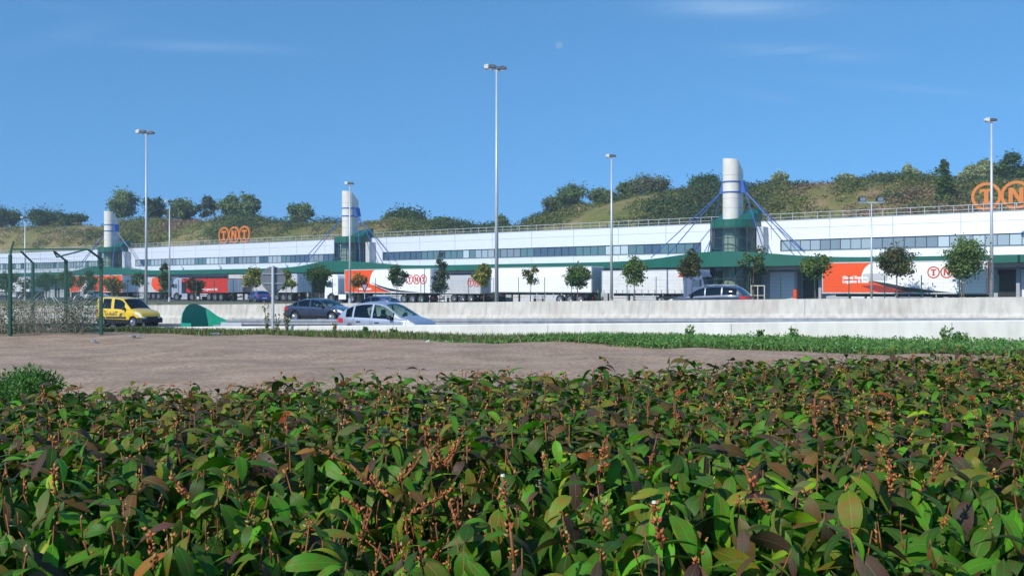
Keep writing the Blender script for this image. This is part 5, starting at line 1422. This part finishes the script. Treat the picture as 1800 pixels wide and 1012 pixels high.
for (sx_, sy_) in shoots:
    d0 = math.hypot((sx_-HC[0])/1.25, sy_-HC[1]); hole = d0 < .15; hole2 = math.hypot((sx_-HC2[0])/1.2, sy_-HC2[1]) < .10
    zt_ = htop(sx_, sy_)+rg.normal()*.018
    if rg.random() < .05: zt_ += rg.uniform(.01, .06)
    leanx, leany = rg.normal()*.14, rg.normal()*.14-(.18 if sy_ < 1.9 else 0)
    ln = .14
    ph = rg.uniform(0, 6.28); nn = 3 if hole else 1 if hole2 else rg.integers(5, 8)
    def sp(dn): return np.array([sx_-leanx*dn, sy_-leany*dn, zt_-dn])
    for j in range(nn):
        dn = (.004 if j == 0 else .0)+j*rg.uniform(.018, .032)+(.05 if hole else 0)
        ph += 1.57+rg.normal()*.35
        for s in (0, math.pi):
            if rg.random() < .10+(.3 if hole else 0): continue
            a = ph+s+rg.normal()*.25
            if sy_ < 2.5 and math.sin(a) > .1 and rg.random() < .6: a = -a
            tow = -math.sin(a)
            pitch = rg.normal()*.30+.0-(1.1 if sy_ < 2.15 else .7 if sy_ < 2.8 else .28)*max(0, tow)-.5*dn
            size = (.042+.062*rg.random()**.8)*(1.18 if sy_ < 2.3 else 1.0 if sy_ < 2.8 else .86)*(1 if j else .72)*(1.0 if dn < .1 else 1.12)
            LV[rg.integers(0, len(tpls))].append((sp(dn), a, pitch, rg.normal()*.4, size, rg.uniform(.72, 1.28), pick(dn+(.06 if sy_ < 2.4 and rg.random() < .72 else 0))))
    c0, c1 = sp(-.004), sp(ln)
    near = sy_ < 3.3
    if rg.random() < (.55 if near else .35): tw.tube(c0, c1, .0014 if not hole else .0022, .0026, 5)
    k = rg.integers(2, 8) if rg.random() < .30+.5*nz3(sx_, sy_, 1.9)+.08*(sy_ > 3) else 0
    if hole: k = 9
    for q in range(k):
        dn = rg.uniform(-.006, .018) if not hole else rg.uniform(0, .12); a = rg.uniform(0, 6.28); el_ = rg.uniform(.2, 1.4)
        dr = np.array([math.cos(a)*math.cos(el_), math.sin(a)*math.cos(el_), math.sin(el_)])
        bud_pos.append(sp(dn)+dr*.004); bud_dir.append(dr); bud_s.append(rg.uniform(.007, .014)); bud_c.append([(.44, .13, .025), (.52, .20, .045), (.34, .085, .02), (.44, .22, .04), (.48, .32, .12)][rg.integers(0, 5)])
# lower fill so the hedge is closed underneath and down its faces
nf_ = 9500
for k in range(nf_):
    y = rg.uniform(1.0, 8.0)**1.0; x = rg.uniform(-1, 1)*max(.66*y+.5, 2.5)
    if y > hback(x): continue
    if (math.hypot((x-HC[0])/1.25, y-HC[1]) < .17 or math.hypot((x-HC2[0])/1.2, y-HC2[1]) < .15) and rg.random() < .85: continue
    dn = rg.uniform(.16, .42); LV[rg.integers(0, len(tpls))].append((np.array([x, y, htop(x, y)-dn]), rg.uniform(0, 6.28), rg.normal()*.5, rg.normal()*.5, rg.uniform(.06, .10), 1.2, pick(.3)))
for k in range(10500):           # deep leaves that close the inside of the hedge
    y = 1.1+5.2*rg.random(); x = rg.uniform(-1, 1)*max(.62*y+.4, 2.5)
    if y > hback(x)-.05: continue
    LV[2].append((np.array([x, y, HZ-rg.uniform(.35, 1.0)]), rg.uniform(0, 6.28), rg.normal()*.6, rg.normal()*.6, rg.uniform(.10, .15), 1.35, PAL['dark']))
for k in range(9000):           # back face and near face
    x = rg.uniform(-3.2, 5.8); yb_ = hback(x)-rg.random()*.15 if k % 2 else 1.0+rg.random()*.12
    if k % 2 == 0: x = rg.uniform(-2.5, 2.5)
    LV[2].append((np.array([x, yb_, rg.uniform(.1, HZ-.05)]), rg.uniform(0, 6.28), -.5, rg.normal()*.5, .11, 1.3, pick(.3)))
# long bare stems with buds poking out
def stem(base, tip, r=.0032, nb=16, bs=.012, col=None):
    b, t_ = np.array(base), np.array(tip); mid = (b+t_)/2+rg.normal(size=3)*.006
    tw.path([b, mid, t_], r, r*.75, 6)
    for q in range(nb):
        u = rg.random(); p = b*(1-u)+t_*u; a = rg.uniform(0, 6.28); el_ = rg.uniform(.3, 1.2)
        dr = np.array([math.cos(a)*math.cos(el_), math.sin(a)*math.cos(el_), math.sin(el_)]); bud_pos.append(p+dr*r); bud_dir.append(dr); bud_s.append(bs*rg.uniform(.6, 1.1)); bud_c.append([(.44, .14, .03), (.50, .21, .06), (.34, .08, .02)][rg.integers(0, 3)])
def at(px, py, Y): return ((px-900)*Y/F, Y, Hh(py, Y))
for (px0, py0, px1, py1, Y) in ((905, 1005, 884, 838, 1.72), (1165, 965, 1150, 885, 1.62), (1352, 905, 1308, 818, 1.85), (775, 830, 770, 745, 2.3), (780, 822, 812, 768, 2.3), (765, 826, 748, 752, 2.28), (690, 880, 650, 838, 2.2),
                            (1563, 870, 1566, 820, 1.95), (660, 860, 560, 790, 2.25), (720, 905, 800, 860, 2.2), (1436, 770, 1432, 700, 2.6), (700, 850, 740, 800, 2.3), (1060, 830, 1065, 770, 2.1), (1640, 845, 1662, 800, 2.0), (270, 1000, 262, 930, 1.8),
                            (100, 870, 96, 820, 2.1), (330, 880, 300, 835, 2.05), (805, 930, 790, 880, 2.0), (640, 900, 600, 880, 2.1)):
    stem(at(px0, py0, Y), at(px1, py1, Y), nb=26)
for k in range(46):
    a = rg.uniform(0, 6.28); r_ = rg.uniform(.02, .2); p = (HC[0]+1.2*r_*math.cos(a), HC[1]+r_*math.sin(a)); z = htop(*p)
    stem((p[0], p[1], z-.18), (p[0]+rg.normal()*.05, p[1]+rg.normal()*.05-.02, z+rg.uniform(-.04, .035)), .0026, 12, .010)
for (px_, py_, Y_) in ((1150, 884, 1.62), (884, 837, 1.72)):
    p_ = at(px_, py_, Y_); q = MB(); q.tube(p_, (p_[0], p_[1], p_[2]+.004), .0042, .0035, 8); q.build('cut_end', mat('cut_wood', (.7, .66, .5), .7), hg)
# short twig ends scattered over the top
for k in range(560):
    y = rg.uniform(1.6, 6.6); x = rg.uniform(-.56*y, .56*y)
    if y > hback(x)-.03 or nz3(x, y, 2.2) < rg.uniform(-.3, .25): continue
    z = htop(x, y); stem((x, y, z-.05), (x+rg.normal()*.012, y+rg.normal()*.012, z+rg.uniform(.0, .030)), .0018, rg.integers(2, 7), .011)
tw.build('twigs', mat('hedge_twig', (.22, .070, .022), .7, var=.35, scale=30), hg, smooth=True)
for ti, (tp, fc, uv) in enumerate(tpls):
    L_ = LV[ti]; n = len(L_); pos = np.array([q[0] for q in L_]); a = np.array([q[1] for q in L_]); pit = np.array([q[2] for q in L_]); rol = np.array([q[3] for q in L_])
    X = np.stack([np.cos(a)*np.cos(pit), np.sin(a)*np.cos(pit), np.sin(pit)], 1); side = np.stack([-np.sin(a), np.cos(a), np.zeros(n)], 1)
    Zv = np.cross(X, side); Yv = side*np.cos(rol)[:, None]+Zv*np.sin(rol)[:, None]; Zv = np.cross(X, Yv)
    col = .92*np.array([q[6] for q in L_])*(1+.20*rg.normal(size=(n, 1))).clip(.5, 1.6)
    pos = pos+X*.006
    link('leaves', leaf_mesh('leaves', pos, X, Yv, Zv, np.array([q[4] for q in L_]), col, leaf_hedge, tp, fc, uv, np.array([q[5] for q in L_]), True), hg)
OC = np.array([(0, 0, 0), (.3, 0, .4), (0, .3, .4), (-.3, 0, .4), (0, -.3, .4), (0, 0, 1.15)])
OF = np.array([(0, 2, 1), (0, 3, 2), (0, 4, 3), (0, 1, 4), (1, 2, 5), (2, 3, 5), (3, 4, 5), (4, 1, 5)])
bd = np.array(bud_dir); X, Y, Z = basis(bd, rg.normal(size=bd.shape))
link('buds', leaf_mesh('buds', np.array(bud_pos), X, Y, Z, np.array(bud_s), np.array(bud_c), leafmat('bud_scales', .6, .05), OC, OF), hg)
m = MB(); m.grid(lambda x, k: (x, .3+k*(hback(x)-.25), .30), [-3.6+.5*i for i in range(20)], [0, .25, .5, .75, 1]); o = m.build('soil', soil_m); tag(o, kind='structure')

# ------------------------------------------------------------------ day moon
YM = 3000; mr = 6.5*YM/F
m = MB(); NN = 20; vs = []; 
for i in range(NN+1):
    for j in range(24):
        th = math.pi*i/NN; p = 2*math.pi*j/24; vs.append((mr*math.sin(th)*math.cos(p), mr*math.sin(th)*math.sin(p), mr*math.cos(th)))
m.add(vs, [(i*24+j, i*24+(j+1) % 24, (i+1)*24+(j+1) % 24, (i+1)*24+j) for i in range(NN) for j in range(24)])
mm = D.materials.new('pale_moon'); mm.use_nodes = True; n = mm.node_tree; n.nodes.remove(n.nodes['Principled BSDF'])
tr = n.nodes.new('ShaderNodeBsdfTransparent'); em = n.nodes.new('ShaderNodeEmission'); em.inputs[0].default_value = (.55, .68, .86, 1); em.inputs[1].default_value = .75
tcn = n.nodes.new('ShaderNodeTexCoord'); zn = n.nodes.new('ShaderNodeTexNoise'); zn.inputs['Scale'].default_value = .12
n.links.new(tcn.outputs['Object'], zn.inputs['Vector'])
mq = n.nodes.new('ShaderNodeMath'); mq.operation = 'MULTIPLY'; mq.inputs[1].default_value = .3; n.links.new(zn.outputs[0], mq.inputs[0])
mx = n.nodes.new('ShaderNodeMixShader'); n.links.new(mq.outputs[0], mx.inputs[0]); n.links.new(tr.outputs[0], mx.inputs[1]); n.links.new(em.outputs[0], mx.inputs[2]); n.links.new(mx.outputs[0], n.nodes['Material Output'].inputs[0])
mo = m.build('moon', mm, smooth=True); mo.location = ((983-900)*YM/F, YM, Hh(80, YM)); mo.rotation_euler = (0, R(40), 0)
tag(mo, 'faint pale daytime moon high in the blue sky', 'moon')

# ------------------------------------------------------------------ air
m = MB(); m.box(-2600, 2600, -2600, 2600, -6.5, 48)
hz = D.materials.new('haze'); hz.use_nodes = True; n = hz.node_tree; n.nodes.remove(n.nodes['Principled BSDF'])
pv = n.nodes.new('ShaderNodeVolumePrincipled'); pv.inputs['Color'].default_value = (.72, .84, 1, 1); pv.inputs['Density'].default_value = .00045; pv.inputs['Anisotropy'].default_value = 0
n.links.new(pv.outputs[0], n.nodes['Material Output'].inputs['Volume'])
tag(m.build('haze', hz), kind='stuff')
